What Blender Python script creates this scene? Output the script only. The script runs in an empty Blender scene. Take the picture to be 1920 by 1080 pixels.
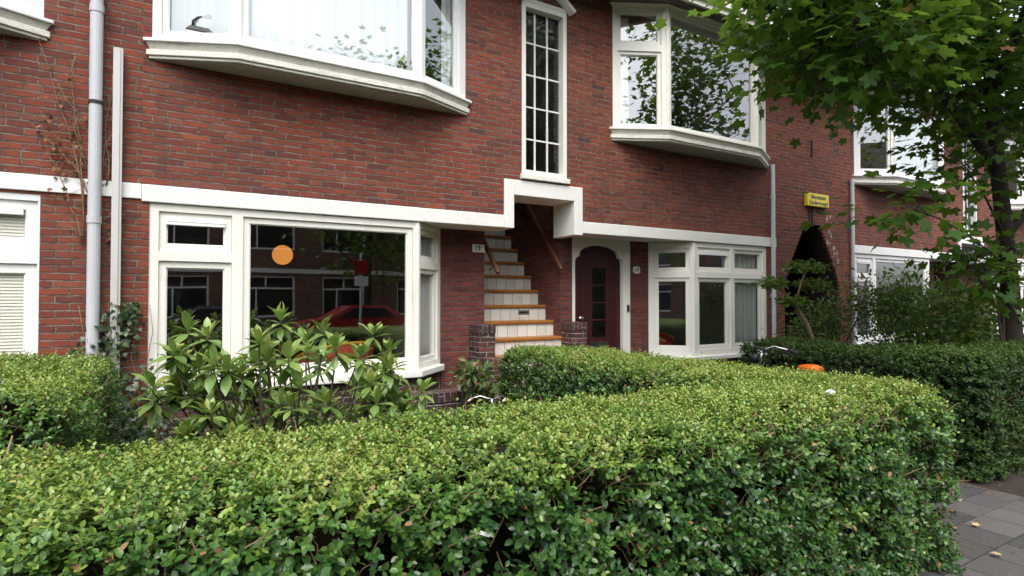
import bpy, bmesh, math, random
import numpy as np
from mathutils import Vector, noise
from math import radians, sin, cos, pi, sqrt, floor

S = bpy.context.scene
C = S.collection
random.seed(7)
RNG = np.random.default_rng(11)

# ------------------------------------------------------------------ camera, sky, sun, exposure
EYE = 1.55
cam_d = bpy.data.cameras.new('camera')
cam = bpy.data.objects.new('camera', cam_d)
C.objects.link(cam)
cam.location = (0, 0, EYE)
cam.rotation_euler = (radians(90 + 1.06), 0, radians(-30.68))
cam_d.sensor_width = 36
cam_d.lens = 20.25
cam_d.clip_start = 0.05
cam_d.clip_end = 600
S.camera = cam

SUN_EL, SUN_AZ = radians(58), radians(205)      # azimuth clockwise from +Y: behind the camera, to its left
W = bpy.data.worlds.new("World")
S.world = W
W.use_nodes = True
wt = W.node_tree
wt.nodes.clear()
sky = wt.nodes.new('ShaderNodeTexSky')
sky.sky_type = 'NISHITA'
sky.sun_disc = False
sky.sun_elevation = SUN_EL
sky.sun_rotation = SUN_AZ
sky.air_density = 1.0
sky.dust_density = 3.0
hsv = wt.nodes.new('ShaderNodeHueSaturation')
hsv.inputs['Saturation'].default_value = 0.25
bg = wt.nodes.new('ShaderNodeBackground')
bg.inputs['Strength'].default_value = 0.15
wo = wt.nodes.new('ShaderNodeOutputWorld')
wt.links.new(sky.outputs[0], hsv.inputs['Color'])
wt.links.new(hsv.outputs[0], bg.inputs[0])
wt.links.new(bg.outputs[0], wo.inputs[0])

sd = bpy.data.lights.new('sun', 'SUN')
sd.energy = 0.7
sd.angle = radians(40)
sd.color = (1.0, 0.965, 0.91)
sun = bpy.data.objects.new('sun', sd)
C.objects.link(sun)
sun.location = (-5, -10, 20)
sdir = Vector((sin(SUN_AZ) * cos(SUN_EL), cos(SUN_AZ) * cos(SUN_EL), sin(SUN_EL)))
sun.rotation_euler = sdir.to_track_quat('Z', 'Y').to_euler()

S.view_settings.view_transform = 'Standard'
S.view_settings.look = 'None'
S.view_settings.exposure = 1.43
S.view_settings.gamma = 1
S.cycles.max_bounces = 8
S.cycles.transparent_max_bounces = 12
S.cycles.caustics_reflective = False
S.cycles.caustics_refractive = False

# ------------------------------------------------------------------ mesh helpers
class MB:
    def __init__(self):
        self.v, self.f = [], []
    def add(self, vs, fs):
        b = len(self.v)
        self.v += [tuple(p) for p in vs]
        self.f += [tuple(i + b for i in q) for q in fs]
        return self
    def box(self, x0, x1, y0, y1, z0, z1):
        return self.add([(x0,y0,z0),(x1,y0,z0),(x1,y1,z0),(x0,y1,z0),(x0,y0,z1),(x1,y0,z1),(x1,y1,z1),(x0,y1,z1)],
                        [(0,3,2,1),(4,5,6,7),(0,1,5,4),(1,2,6,5),(2,3,7,6),(3,0,4,7)])
    def obox(self, a, b, w, h, up=(0,0,1)):
        """box bar from a to b, w wide, h along up"""
        a, b = Vector(a), Vector(b)
        d = (b - a).normalized()
        s = d.cross(Vector(up)).normalized()
        u = s.cross(d).normalized()
        vs = []
        for p in (a, b):
            for i, j in ((-1,-1),(1,-1),(1,1),(-1,1)):
                vs.append(p + s * (i * w / 2) + u * (j * h / 2))
        return self.add(vs, [(0,1,2,3),(7,6,5,4),(0,4,5,1),(1,5,6,2),(2,6,7,3),(3,7,4,0)])
    def tube(self, pts, r, n=8, cap=True):
        pts = [Vector(p) for p in pts]
        rs = r if isinstance(r, (list, tuple)) else [r] * len(pts)
        vs, fs = [], []
        ref = None
        for i, p in enumerate(pts):
            d = (pts[min(i + 1, len(pts) - 1)] - pts[max(i - 1, 0)])
            d = d.normalized() if d.length > 1e-9 else Vector((0,0,1))
            if ref is None:
                ref = d.orthogonal().normalized()
            ref = (ref - d * ref.dot(d))
            ref = ref.normalized() if ref.length > 1e-6 else d.orthogonal().normalized()
            o = d.cross(ref)
            for k in range(n):
                a = 2 * pi * k / n
                vs.append(p + (ref * cos(a) + o * sin(a)) * rs[i])
        for i in range(len(pts) - 1):
            for k in range(n):
                k2 = (k + 1) % n
                fs.append((i*n+k, i*n+k2, (i+1)*n+k2, (i+1)*n+k))
        if cap:
            fs.append(tuple(range(n - 1, -1, -1)))
            fs.append(tuple((len(pts)-1)*n + k for k in range(n)))
        return self.add(vs, fs)
    def prism(self, poly, z0, z1, poly_top=None):
        n = len(poly)
        t = poly_top or poly
        vs = [(x, y, z0) for x, y in poly] + [(x, y, z1) for x, y in t]
        fs = [tuple(range(n - 1, -1, -1)), tuple(range(n, 2 * n))]
        for i in range(n):
            j = (i + 1) % n
            fs.append((i, j, n + j, n + i))
        return self.add(vs, fs)
    def sphere(self, c, r, nu=20, nv=12, sc=(1,1,1)):
        vs, fs = [], []
        for j in range(nv + 1):
            t = pi * j / nv
            for i in range(nu):
                a = 2 * pi * i / nu
                vs.append((c[0] + r*sc[0]*sin(t)*cos(a), c[1] + r*sc[1]*sin(t)*sin(a), c[2] + r*sc[2]*cos(t)))
        for j in range(nv):
            for i in range(nu):
                i2 = (i + 1) % nu
                fs.append((j*nu+i, (j+1)*nu+i, (j+1)*nu+i2, j*nu+i2))
        return self.add(vs, fs)
    def holes(self, x0, x1, z0, z1, holes, y0, y1):
        """a slab x0..x1, z0..z1 with rectangular holes, front at y0, back at y1"""
        eps = 1e-5
        xs = sorted({x0, x1} | {min(max(h[k], x0), x1) for h in holes for k in (0, 1)})
        zs = sorted({z0, z1} | {min(max(h[k], z0), z1) for h in holes for k in (2, 3)})
        xs = [x for i, x in enumerate(xs) if i == 0 or x - xs[i-1] > eps]
        zs = [z for i, z in enumerate(zs) if i == 0 or z - zs[i-1] > eps]
        def solid(i, j):
            if i < 0 or j < 0 or i >= len(xs) - 1 or j >= len(zs) - 1:
                return False
            cx, cz = (xs[i] + xs[i+1]) / 2, (zs[j] + zs[j+1]) / 2
            return not any(h[0] < cx < h[1] and h[2] < cz < h[3] for h in holes)
        for i in range(len(xs) - 1):
            for j in range(len(zs) - 1):
                if not solid(i, j):
                    continue
                a, b, c, d = xs[i], xs[i+1], zs[j], zs[j+1]
                self.add([(a,y0,c),(b,y0,c),(b,y0,d),(a,y0,d)], [(0,1,2,3)])
                self.add([(a,y1,c),(b,y1,c),(b,y1,d),(a,y1,d)], [(3,2,1,0)])
                if not solid(i-1, j): self.add([(a,y0,c),(a,y0,d),(a,y1,d),(a,y1,c)], [(0,1,2,3)])
                if not solid(i+1, j): self.add([(b,y0,c),(b,y1,c),(b,y1,d),(b,y0,d)], [(0,1,2,3)])
                if not solid(i, j-1): self.add([(a,y0,c),(a,y1,c),(b,y1,c),(b,y0,c)], [(0,1,2,3)])
                if not solid(i, j+1): self.add([(a,y0,d),(b,y0,d),(b,y1,d),(a,y1,d)], [(0,1,2,3)])
        return self
    def xform(self, fn):
        self.v = [tuple(fn(Vector(p))) for p in self.v]
        return self
    def join(self, o):
        return self.add(o.v, o.f)

def world_loc(o):
    p = Vector((0, 0, 0))
    while o:
        p += o.location
        o = o.parent
    return p

def link_mesh(name, me, parent=None, base=False):
    o = bpy.data.objects.new(name, me)
    C.objects.link(o)
    if parent:
        o.parent = parent
    return o

def obj(name, mb, m, parent=None, local=False, smooth=False, bevel=0.0, weld=False):
    """one mesh object; coordinates in mb are world ones unless local"""
    me = bpy.data.meshes.new(name)
    vs = mb.v
    loc = None
    if not local:
        if parent:
            off = world_loc(parent)
        else:
            a = np.array(vs)
            lo, hi = a.min(0), a.max(0)
            off = Vector(((lo[0]+hi[0])/2, (lo[1]+hi[1])/2, lo[2]))
            loc = off
        vs = [(p[0]-off[0], p[1]-off[1], p[2]-off[2]) for p in vs]
    me.from_pydata(vs, [], mb.f)
    if weld:
        bm = bmesh.new()
        bm.from_mesh(me)
        bmesh.ops.remove_doubles(bm, verts=bm.verts, dist=1e-5)
        bm.to_mesh(me)
        bm.free()
    me.materials.append(m)
    if smooth:
        me.polygons.foreach_set('use_smooth', [True] * len(me.polygons))
    o = link_mesh(name, me, parent)
    if loc is not None:
        o.location = loc
    if bevel:
        md = o.modifiers.new('bevel', 'BEVEL')
        md.width = bevel
        md.segments = 2
        md.limit_method = 'ANGLE'
        md.angle_limit = radians(40)
    return o

def thing(name, label, cat, loc=(0,0,0), rotz=0, group=None):
    o = bpy.data.objects.new(name, None)
    C.objects.link(o)
    o.empty_display_size = 0.2
    o.location = loc
    o.rotation_euler = (0, 0, rotz)
    return tag(o, label, cat, group)

def tag(o, label, cat, group=None):
    o['label'] = label
    o['category'] = cat
    if group:
        o['group'] = group
    return o

def struct(o):
    o['kind'] = 'structure'
    return o

# ------------------------------------------------------------------ materials
class NT:
    def __init__(self, name):
        self.m = bpy.data.materials.new(name)
        self.m.use_nodes = True
        self.t = self.m.node_tree
        self.t.nodes.clear()
        self.out = self.t.nodes.new('ShaderNodeOutputMaterial')
    def node(self, typ, ins=None, **kw):
        n = self.t.nodes.new('ShaderNode' + typ)
        for k, v in kw.items():
            setattr(n, k, v)
        for k, v in (ins or {}).items():
            self.put(n.inputs[k], v)
        return n
    def put(self, sock, v):
        if isinstance(v, bpy.types.NodeSocket):
            self.t.links.new(v, sock)
        elif isinstance(v, (tuple, list)) and len(v) == 3 and sock.type == 'RGBA':
            sock.default_value = (*v, 1)
        else:
            sock.default_value = v
    def math(self, op, a, b=0.0, c=0.0):
        n = self.node('Math', {0: a, 1: b, 2: c}, operation=op)
        return n.outputs[0]
    def ramp(self, fac, stops, interp='LINEAR'):
        n = self.node('ValToRGB', {0: fac})
        r = n.color_ramp
        r.interpolation = interp
        while len(r.elements) < len(stops):
            r.elements.new(0.5)
        for e, (p, c) in zip(r.elements, stops):
            e.position = p
            e.color = (*c, 1)
        return n.outputs[0]
    def mix(self, fac, a, b, blend='MIX'):
        n = self.node('Mix', data_type='RGBA', blend_type=blend)
        self.put(n.inputs[0], fac); self.put(n.inputs[6], a); self.put(n.inputs[7], b)
        return n.outputs[2]
    def noise(self, scale, detail=4, rough=0.55, vec=None, dim='3D'):
        n = self.node('TexNoise', {'Scale': scale, 'Detail': detail, 'Roughness': rough})
        if vec is not None:
            self.put(n.inputs['Vector'], vec)
        return n.outputs[0]
    def coord(self, which='Object'):
        return self.node('TexCoord').outputs[which]
    def bump(self, h, dist, strength=1.0):
        return self.node('Bump', {'Height': h, 'Distance': dist, 'Strength': strength}).outputs[0]
    def pbr(self, col, rough=0.5, normal=None, **kw):
        n = self.node('BsdfPrincipled', {'Base Color': col, 'Roughness': rough})
        if normal is not None:
            self.put(n.inputs['Normal'], normal)
        for k, v in kw.items():
            self.put(n.inputs[k.replace('_', ' ')], v)
        return n.outputs[0]
    def done(self, sh):
        self.t.links.new(sh, self.out.inputs[0])
        return self.m

def smooth01(N, x, a, b):
    n = N.node('MapRange', {0: x, 1: a, 2: b, 3: 0.0, 4: 1.0}, interpolation_type='SMOOTHSTEP')
    return n.outputs[0]

def mat_brick(name, stops, mortar, h=0.0606, w=0.220, joint=0.0062, seed=0.0, weather=0.5, soldier=False):
    N = NT(name)
    co = N.coord()
    sx = N.node('SeparateXYZ', {0: co})
    nr = N.node('SeparateXYZ', {0: N.node('NewGeometry').outputs['True Normal']})
    isx = N.math('GREATER_THAN', N.math('ABSOLUTE', nr.outputs[0]), 0.72)
    u = N.math('ADD', N.math('MULTIPLY', sx.outputs[0], N.math('SUBTRACT', 1.0, isx)), N.math('MULTIPLY', sx.outputs[1], isx))
    v = sx.outputs[2]
    if soldier:
        u, v = N.math('MULTIPLY', v, 1.0), u
        h, w = 0.0645, 0.6
    wob = N.noise(9.0, 3, 0.6, co)
    wob = N.math('SUBTRACT', wob, 0.5)
    vr = N.math('DIVIDE', N.math('ADD', v, N.math('MULTIPLY', wob, 0.017)), h)
    row = N.math('FLOOR', vr)
    fv = N.math('FRACT', vr)
    rowhash = N.node('TexWhiteNoise', {'W': N.math('ADD', row, seed + 3.7)}, noise_dimensions='1D').outputs[0]
    par = N.math('MODULO', N.math('ABSOLUTE', row), 2.0)
    ur = N.math('ADD', N.math('DIVIDE', u, w), N.math('ADD', N.math('MULTIPLY', par, 0.5), N.math('MULTIPLY', rowhash, 0.16)))
    ur = N.math('ADD', ur, 100.0)
    col = N.math('FLOOR', ur)
    fu = N.math('FRACT', ur)
    cv = N.node('CombineXYZ', {0: col, 1: row, 2: seed}).outputs[0]
    h1 = N.node('TexWhiteNoise', {'Vector': cv}, noise_dimensions='3D').outputs[0]
    split = N.math('LESS_THAN', h1, 0.13)
    fu2 = N.math('FRACT', N.math('MULTIPLY', fu, 2.0))
    half = N.math('MULTIPLY', N.math('FLOOR', N.math('MULTIPLY', fu, 2.0)), split)
    fu = N.math('ADD', N.math('MULTIPLY', fu, N.math('SUBTRACT', 1.0, split)), N.math('MULTIPLY', fu2, split))
    wid = N.math('MULTIPLY', N.math('SUBTRACT', 1.0, N.math('MULTIPLY', split, 0.5)), w)
    cv2 = N.node('CombineXYZ', {0: N.math('ADD', col, N.math('MULTIPLY', half, 0.5)), 1: row, 2: seed + 9.0}).outputs[0]
    wn = N.node('TexWhiteNoise', {'Vector': cv2}, noise_dimensions='3D')
    hv = wn.outputs[0]
    hc = N.node('SeparateColor', {0: wn.outputs[1]})
    du = N.math('MULTIPLY', N.math('MINIMUM', fu, N.math('SUBTRACT', 1.0, fu)), wid)
    dv = N.math('MULTIPLY', N.math('MINIMUM', fv, N.math('SUBTRACT', 1.0, fv)), h)
    fine = N.noise(60.0, 4, 0.7, co)
    d = N.math('ADD', N.math('MINIMUM', du, dv), N.math('MULTIPLY', N.math('SUBTRACT', fine, 0.5), 0.008))
    mask = smooth01(N, d, joint * 0.72, joint * 1.28)
    bc = N.ramp(hv, stops)
    mott = N.noise(38.0, 5, 0.7, co)
    bc = N.mix(N.math('MULTIPLY', smooth01(N, mott, 0.5, 0.72), 0.55), bc, (0.055, 0.032, 0.03))
    bc = N.mix(N.math('MULTIPLY', smooth01(N, N.noise(23.0, 5, 0.7, co), 0.56, 0.72), 0.28), bc, (0.26, 0.12, 0.09))
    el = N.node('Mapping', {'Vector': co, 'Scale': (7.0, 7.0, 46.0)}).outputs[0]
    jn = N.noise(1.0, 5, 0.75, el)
    mc = N.mix(smooth01(N, jn, 0.36, 0.62), tuple(min(1, x * 1.25) for x in mortar), tuple(x * 0.26 for x in mortar))  # streaky mortar; dark runs stand for shadow lines under the bricks
    el2 = N.node('Mapping', {'Vector': co, 'Scale': (11.0, 11.0, 30.0), 'Location': (3.0, 7.0, 1.0)}).outputs[0]
    sm1 = N.noise(1.0, 6, 0.8, el2)
    bc = N.mix(N.math('MULTIPLY', smooth01(N, sm1, 0.52, 0.68), 0.42), bc, (0.24, 0.118, 0.084))
    el3 = N.node('Mapping', {'Vector': co, 'Scale': (9.0, 9.0, 34.0), 'Location': (13.0, 2.0, 5.0)}).outputs[0]
    bc = N.mix(N.math('MULTIPLY', smooth01(N, N.noise(1.0, 6, 0.8, el3), 0.55, 0.7), 0.5), bc, (0.075, 0.032, 0.026))
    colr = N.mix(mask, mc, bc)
    speck = N.noise(130.0, 4, 0.75, co)
    colr = N.mix(N.math('MULTIPLY', smooth01(N, speck, 0.55, 0.72), 0.32), colr, (0.34, 0.18, 0.13))
    colr = N.mix(N.math('MULTIPLY', smooth01(N, N.noise(95.0, 4, 0.75, co), 0.56, 0.7), 0.5), colr, (0.03, 0.018, 0.016))
    streak = N.noise(2.2, 6, 0.7, N.node('Mapping', {'Vector': co, 'Scale': (2.6, 2.6, 0.3)}).outputs[0])
    colr = N.mix(N.math('MULTIPLY', smooth01(N, streak, 0.52, 0.72), weather * 0.7), colr, N.mix(0.55, colr, (0.05, 0.036, 0.032)))
    lime = N.noise(3.1, 7, 0.8, co)
    colr = N.mix(N.math('MULTIPLY', smooth01(N, lime, 0.6, 0.74), 0.22), colr, (0.42, 0.33, 0.28))
    big = N.noise(0.9, 5, 0.65, co)
    colr = N.mix(N.math('MULTIPLY', smooth01(N, big, 0.47, 0.7), weather), colr, N.mix(0.62, colr, (0.045, 0.03, 0.028)))
    hgt = N.math('ADD', N.math('MULTIPLY', mask, N.math('ADD', 0.75, N.math('MULTIPLY', hc.outputs[0], 0.35))), N.math('MULTIPLY', fine, 0.3))
    return N.done(N.pbr(colr, 0.88, N.bump(hgt, 0.012)))

RED = [(0.0, (0.066, 0.028, 0.024)), (0.03, (0.115, 0.030, 0.021)), (0.2, (0.162, 0.033, 0.019)), (0.5, (0.196, 0.040, 0.020)), (0.8, (0.232, 0.048, 0.021)), (0.93, (0.185, 0.056, 0.037)), (1.0, (0.275, 0.066, 0.027))]
DARK = [(0.0, (0.022, 0.013, 0.014)), (0.35, (0.04, 0.017, 0.017)), (0.7, (0.07, 0.021, 0.018)), (1.0, (0.125, 0.033, 0.024))]
M = {}
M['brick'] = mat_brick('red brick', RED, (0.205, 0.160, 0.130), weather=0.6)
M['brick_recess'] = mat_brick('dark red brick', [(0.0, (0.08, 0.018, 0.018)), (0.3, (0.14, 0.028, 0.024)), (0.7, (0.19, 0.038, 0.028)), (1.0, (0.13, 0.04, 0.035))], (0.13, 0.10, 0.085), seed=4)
M['brick_plinth'] = mat_brick('plinth brick', DARK, (0.30, 0.26, 0.23), seed=12, weather=0.8)
M['brick_far'] = mat_brick('brown brick', [(0.0, (0.10, 0.05, 0.04)), (0.5, (0.2, 0.09, 0.065)), (1.0, (0.28, 0.13, 0.09))], (0.3, 0.26, 0.22), seed=21)
M['shade_painted'] = mat_brick('sooty passage brick', [(0.0, (0.012, 0.007, 0.007)), (1.0, (0.03, 0.011, 0.01))], (0.02, 0.016, 0.014), seed=31)  # near-black brick: the passage's shade is put into its colour
M['soldier'] = mat_brick('soldier brick', DARK, (0.22, 0.19, 0.16), seed=15, soldier=True)

def mat_paint(name, col, rough=0.4, dirt=0.25, dirtcol=(0.25, 0.23, 0.17), scale=3.0, bump=0.0015):
    N = NT(name)
    co = N.coord()
    st = N.node('Mapping', {'Vector': co, 'Scale': (1.0, 1.0, 0.35)}).outputs[0]
    n1 = N.noise(scale, 6, 0.7, st)
    n2 = N.noise(45.0, 4, 0.65, co)
    c = N.mix(N.math('MULTIPLY', smooth01(N, n1, 0.5, 0.78), dirt), col, dirtcol)
    c = N.mix(N.math('MULTIPLY', smooth01(N, n2, 0.62, 0.75), dirt * 0.8), c, dirtcol)
    r = N.math('ADD', rough, N.math('MULTIPLY', n1, 0.2))
    return N.done(N.pbr(c, r, N.bump(N.math('ADD', n2, N.math('MULTIPLY', N.noise(12, 3, .5, co), 0.7)), bump)))

M['cream'] = mat_paint('cream paint', (0.78, 0.765, 0.70), 0.38, 0.2)
M['cream_band'] = mat_paint('cream masonry paint', (0.785, 0.775, 0.735), 0.6, 0.14, bump=0.005)
N = NT('weathered cream paint'); co = N.coord()
hl_ = N.node('Mapping', {'Vector': co, 'Scale': (1.1, 1.1, 26.0)}).outputs[0]
n1 = N.noise(2.4, 7, .75, hl_); n2 = N.noise(9.0, 6, .75, co); n3 = N.noise(40.0, 4, .7, co)
c = N.mix(N.math('MULTIPLY', smooth01(N, n2, .48, .72), .45), (0.71, 0.69, 0.62), (.30, .28, .21))
c = N.mix(N.math('MULTIPLY', smooth01(N, n1, .56, .66), .75), c, (.17, .15, .12))
c = N.mix(N.math('MULTIPLY', smooth01(N, n3, .62, .72), .5), c, (.22, .2, .17))
M['cream_old'] = N.done(N.pbr(c, .55, N.bump(N.math('ADD', n1, n3), .006)))
M['white'] = mat_paint('white paint', (0.80, 0.80, 0.79), 0.35, 0.10)
M['white_band'] = mat_paint('white masonry paint', (0.79, 0.79, 0.77), 0.6, 0.2, bump=0.004)
M['soffit'] = mat_paint('soffit paint', (0.46, 0.445, 0.39), 0.6, 0.45)
M['eaves_shade'] = mat_paint('shade darkened eaves paint', (0.12, 0.105, 0.085), 0.6, 0.4)  # dark tone holds the deep shade under the eaves
M['zinc'] = mat_paint('grey pvc', (0.50, 0.51, 0.54), 0.4, 0.3, (0.2, 0.2, 0.2))
M['alu'] = mat_paint('dull aluminium', (0.55, 0.54, 0.52), 0.35, 0.35, (0.2, 0.18, 0.16))
M['black'] = mat_paint('black paint', (0.015, 0.015, 0.016), 0.4, 0.2, (0.05, 0.05, 0.05))
M['iron'] = mat_paint('rusty iron', (0.03, 0.024, 0.02), 0.7, 0.5, (0.09, 0.04, 0.02))
M['door_red'] = mat_paint('dark red door paint', (0.04, 0.0045, 0.005), 0.42, 0.15, (0.02, 0.003, 0.003))
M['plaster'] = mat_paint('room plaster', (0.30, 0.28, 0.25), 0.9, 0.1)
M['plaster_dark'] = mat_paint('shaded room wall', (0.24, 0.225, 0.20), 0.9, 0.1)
M['floor_wood'] = mat_paint('room floor', (0.12, 0.07, 0.04), 0.4, 0.3, (0.05, 0.03, 0.02))
M['chrome'] = NT('chrome').done(None) if False else None
N = NT('chrome'); M['chrome'] = N.done(N.pbr((0.62, 0.62, 0.63), 0.28, Metallic=1.0))
N = NT('rubber'); M['rubber'] = N.done(N.pbr((0.018, 0.018, 0.018), 0.8))
N = NT('roof tile'); co = N.coord()
M['roof'] = N.done(N.pbr(N.mix(N.noise(6, 5, .7, co), (0.05, 0.035, 0.03), (0.12, 0.07, 0.05)), 0.8, N.bump(N.node('TexWave', {'Scale': 5.0}, wave_type='BANDS', bands_direction='X').outputs[1], 0.03)))

def mat_plain(name, col, rough=0.5, var=0.3, scale=8.0, **kw):
    N = NT(name)
    co = N.coord()
    c = N.mix(N.noise(scale, 4, 0.6, co), tuple(x * (1 - var) for x in col), tuple(min(1, x * (1 + var)) for x in col))
    return N.done(N.pbr(c, rough, N.bump(N.noise(scale * 8, 3, 0.6, co), 0.001), **kw))

M['wood'] = None
N = NT('orange varnished wood'); co = N.coord()
g = N.node('Mapping', {'Vector': co, 'Scale': (1.2, 14.0, 14.0)}).outputs[0]
gn = N.noise(3.0, 6, 0.65, g)
M['wood'] = N.done(N.pbr(N.ramp(gn, [(0.25, (0.16, 0.055, 0.012)), (0.5, (0.36, 0.14, 0.03)), (0.75, (0.46, 0.20, 0.055))]), 0.38, N.bump(gn, 0.002)))
M['handrail'] = mat_plain('brown handrail wood', (0.105, 0.040, 0.018), 0.45)
N = NT('white riser tiles'); co = N.coord(); sp = N.node('SeparateXYZ', {0: co})
tx = N.math('ADD', N.math('DIVIDE', sp.outputs[0], 0.152), 50.37)
fx = N.math('FRACT', tx)
dx_ = N.math('MULTIPLY', N.math('MINIMUM', fx, N.math('SUBTRACT', 1.0, fx)), 0.152)
mk = smooth01(N, dx_, 0.0018, 0.0036)
tv = N.node('TexWhiteNoise', {'W': N.math('ADD', N.math('FLOOR', tx), N.math('MULTIPLY', N.math('FLOOR', N.math('DIVIDE', sp.outputs[2], 0.21)), 7.3))}, noise_dimensions='1D').outputs[0]
tc = N.mix(tv, (0.62, 0.61, 0.56), (0.74, 0.73, 0.68))
tc = N.mix(N.math('MULTIPLY', smooth01(N, N.noise(7, 5, .7, co), .52, .75), .4), tc, (0.4, 0.37, 0.3))
M['tiles'] = N.done(N.pbr(N.mix(mk, (0.16, 0.15, 0.13), tc), 0.22, N.bump(mk, 0.002)))

def mat_glass(name, base=0.075, tint=(0.88, 0.92, 0.90), wob=0.0003, wscale=1.0):
    N = NT(name)
    geo = N.node('NewGeometry')
    nn = N.noise(wscale, 2, 0.4, N.coord())
    bp = N.bump(nn, wob * 12, 0.35)
    dot = N.node('VectorMath', {0: geo.outputs['Normal'], 1: geo.outputs['Incoming']}, operation='DOT_PRODUCT').outputs['Value']
    k = N.math('SUBTRACT', 1.0, N.math('ABSOLUTE', dot))
    fr = N.math('ADD', base, N.math('MULTIPLY', N.math('POWER', k, 5.0), 1 - base))
    fr = N.math('MINIMUM', fr, 1.0)
    gl = N.node('BsdfGlossy', {'Color': (0.95, 0.97, 0.98), 'Roughness': 0.004, 'Normal': bp}).outputs[0]
    tr = N.node('BsdfTransparent', {'Color': tint}).outputs[0]
    mx = N.node('MixShader', {0: fr, 1: tr, 2: gl})
    return N.done(mx.outputs[0])
M['glass'] = mat_glass('window glass', 0.27)
M['glass_clear'] = mat_glass('clear window glass', 0.08, (0.96, 0.97, 0.96))
M['glass_bath'] = mat_glass('ribbed stair glass', 0.06, (0.45, 0.5, 0.5), 0.004, 8.0)

def mat_cloth(name, col, trans=0.35):
    N = NT(name)
    c = N.mix(N.noise(40, 3, .6, N.coord()), tuple(x * .93 for x in col), col)
    d = N.node('BsdfDiffuse', {'Color': c}).outputs[0]
    t = N.node('BsdfTranslucent', {'Color': c}).outputs[0]
    return N.done(N.node('MixShader', {0: trans, 1: d, 2: t}).outputs[0])
M['sheer'] = mat_cloth('sheer white curtain', (0.88, 0.90, 0.90), .12)
M['curtain'] = mat_cloth('grey green curtain', (0.70, 0.74, 0.70), 0.15)
M['curtain_pale'] = mat_cloth('pale grey curtain', (0.52, 0.57, 0.55), .2)
M['blind'] = mat_cloth('cream blind', (0.9, 0.87, 0.78), 0.12)

def mat_leaf(name, stops, rough=0.4, trans=0.25, spec=0.5, vein=None):
    """tint attribute (one value per leaf) picks the leaf's own colour"""
    N = NT(name)
    at = N.node('Attribute', attribute_name='tint').outputs['Fac']
    c = N.ramp(at, stops)
    c = N.mix(N.math('MULTIPLY', smooth01(N, N.noise(70, 3, .6, N.coord()), .45, .75), .25), c, (0.10, 0.11, 0.03))
    p = N.pbr(c, rough, Specular_IOR_Level=spec)
    t = N.node('BsdfTranslucent', {'Color': N.mix(0.5, c, (0.2, 0.32, 0.03))}).outputs[0]
    return N.done(N.node('MixShader', {0: trans, 1: p, 2: t}).outputs[0])

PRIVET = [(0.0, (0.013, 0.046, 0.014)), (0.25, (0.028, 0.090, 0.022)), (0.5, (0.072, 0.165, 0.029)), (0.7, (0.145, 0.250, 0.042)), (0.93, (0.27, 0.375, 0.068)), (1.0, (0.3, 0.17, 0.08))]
M['privet'] = mat_leaf('privet leaf', PRIVET, 0.33, 0.22, 0.5)
M['yew'] = mat_leaf('dark hedge leaf', [(0.0, (0.012, 0.033, 0.013)), (0.5, (0.028, 0.064, 0.020)), (0.85, (0.055, 0.115, 0.022)), (1.0, (0.1, 0.14, 0.04))], 0.5, 0.2, 0.25)
M['maple'] = mat_leaf('maple leaf', [(0.0, (0.022, 0.068, 0.014)), (0.5, (0.048, 0.128, 0.018)), (0.85, (0.11, 0.205, 0.024)), (0.97, (0.17, 0.26, 0.032)), (1.0, (0.45, 0.2, 0.12))], 0.5, 0.5, 0.25)
M['rhodo'] = mat_leaf('rhododendron leaf', [(0.0, (0.055, 0.125, 0.04)), (0.5, (0.165, 0.275, 0.07)), (0.85, (0.30, 0.40, 0.11)), (0.97, (0.33, 0.34, 0.07)), (1.0, (0.7, 0.25, 0.03))], 0.36, 0.3, 0.5)
M['ivy'] = mat_leaf('ivy leaf', [(0.0, (0.015, 0.035, 0.014)), (0.6, (0.035, 0.07, 0.024)), (0.9, (0.08, 0.12, 0.03)), (1.0, (0.2, 0.09, 0.03))], 0.35, 0.12)
M['dry'] = mat_leaf('withered leaf', [(0.0, (0.12, 0.03, 0.02)), (0.5, (0.2, 0.07, 0.03)), (1.0, (0.3, 0.13, 0.05))], 0.7, 0.2)
M['shrub'] = mat_leaf('garden shrub leaf', [(0.0, (0.038, 0.09, 0.018)), (0.6, (0.10, 0.19, 0.03)), (0.95, (0.2, 0.28, 0.045)), (1.0, (0.3, 0.07, 0.08))], 0.45, 0.3)
M['fallen'] = mat_leaf('fallen leaf', [(0.0, (0.22, 0.09, 0.03)), (0.5, (0.42, 0.24, 0.08)), (1.0, (0.6, 0.45, 0.2))], 0.6, 0.15)
M['redtip'] = mat_leaf('red tipped leaf', [(0.0, (0.04, 0.085, 0.03)), (0.55, (0.10, 0.16, 0.05)), (0.8, (0.28, 0.09, 0.05)), (1.0, (0.4, 0.14, 0.09))], 0.35, 0.2)
M['bark'] = mat_plain('bark', (0.026, 0.020, 0.015), 0.9, 0.5, 12)
M['twig'] = mat_plain('twig', (0.22, 0.145, 0.09), 0.8, 0.4, 10)
M['twig_dark'] = mat_plain('hedge stem', (0.075, 0.055, 0.04), 0.85, 0.4, 10)
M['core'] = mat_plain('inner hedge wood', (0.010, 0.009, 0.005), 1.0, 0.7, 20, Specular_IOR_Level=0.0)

# ------------------------------------------------------------------ leaves
def unit(a):
    return a / np.maximum(np.linalg.norm(a, axis=-1, keepdims=True), 1e-9)

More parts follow.
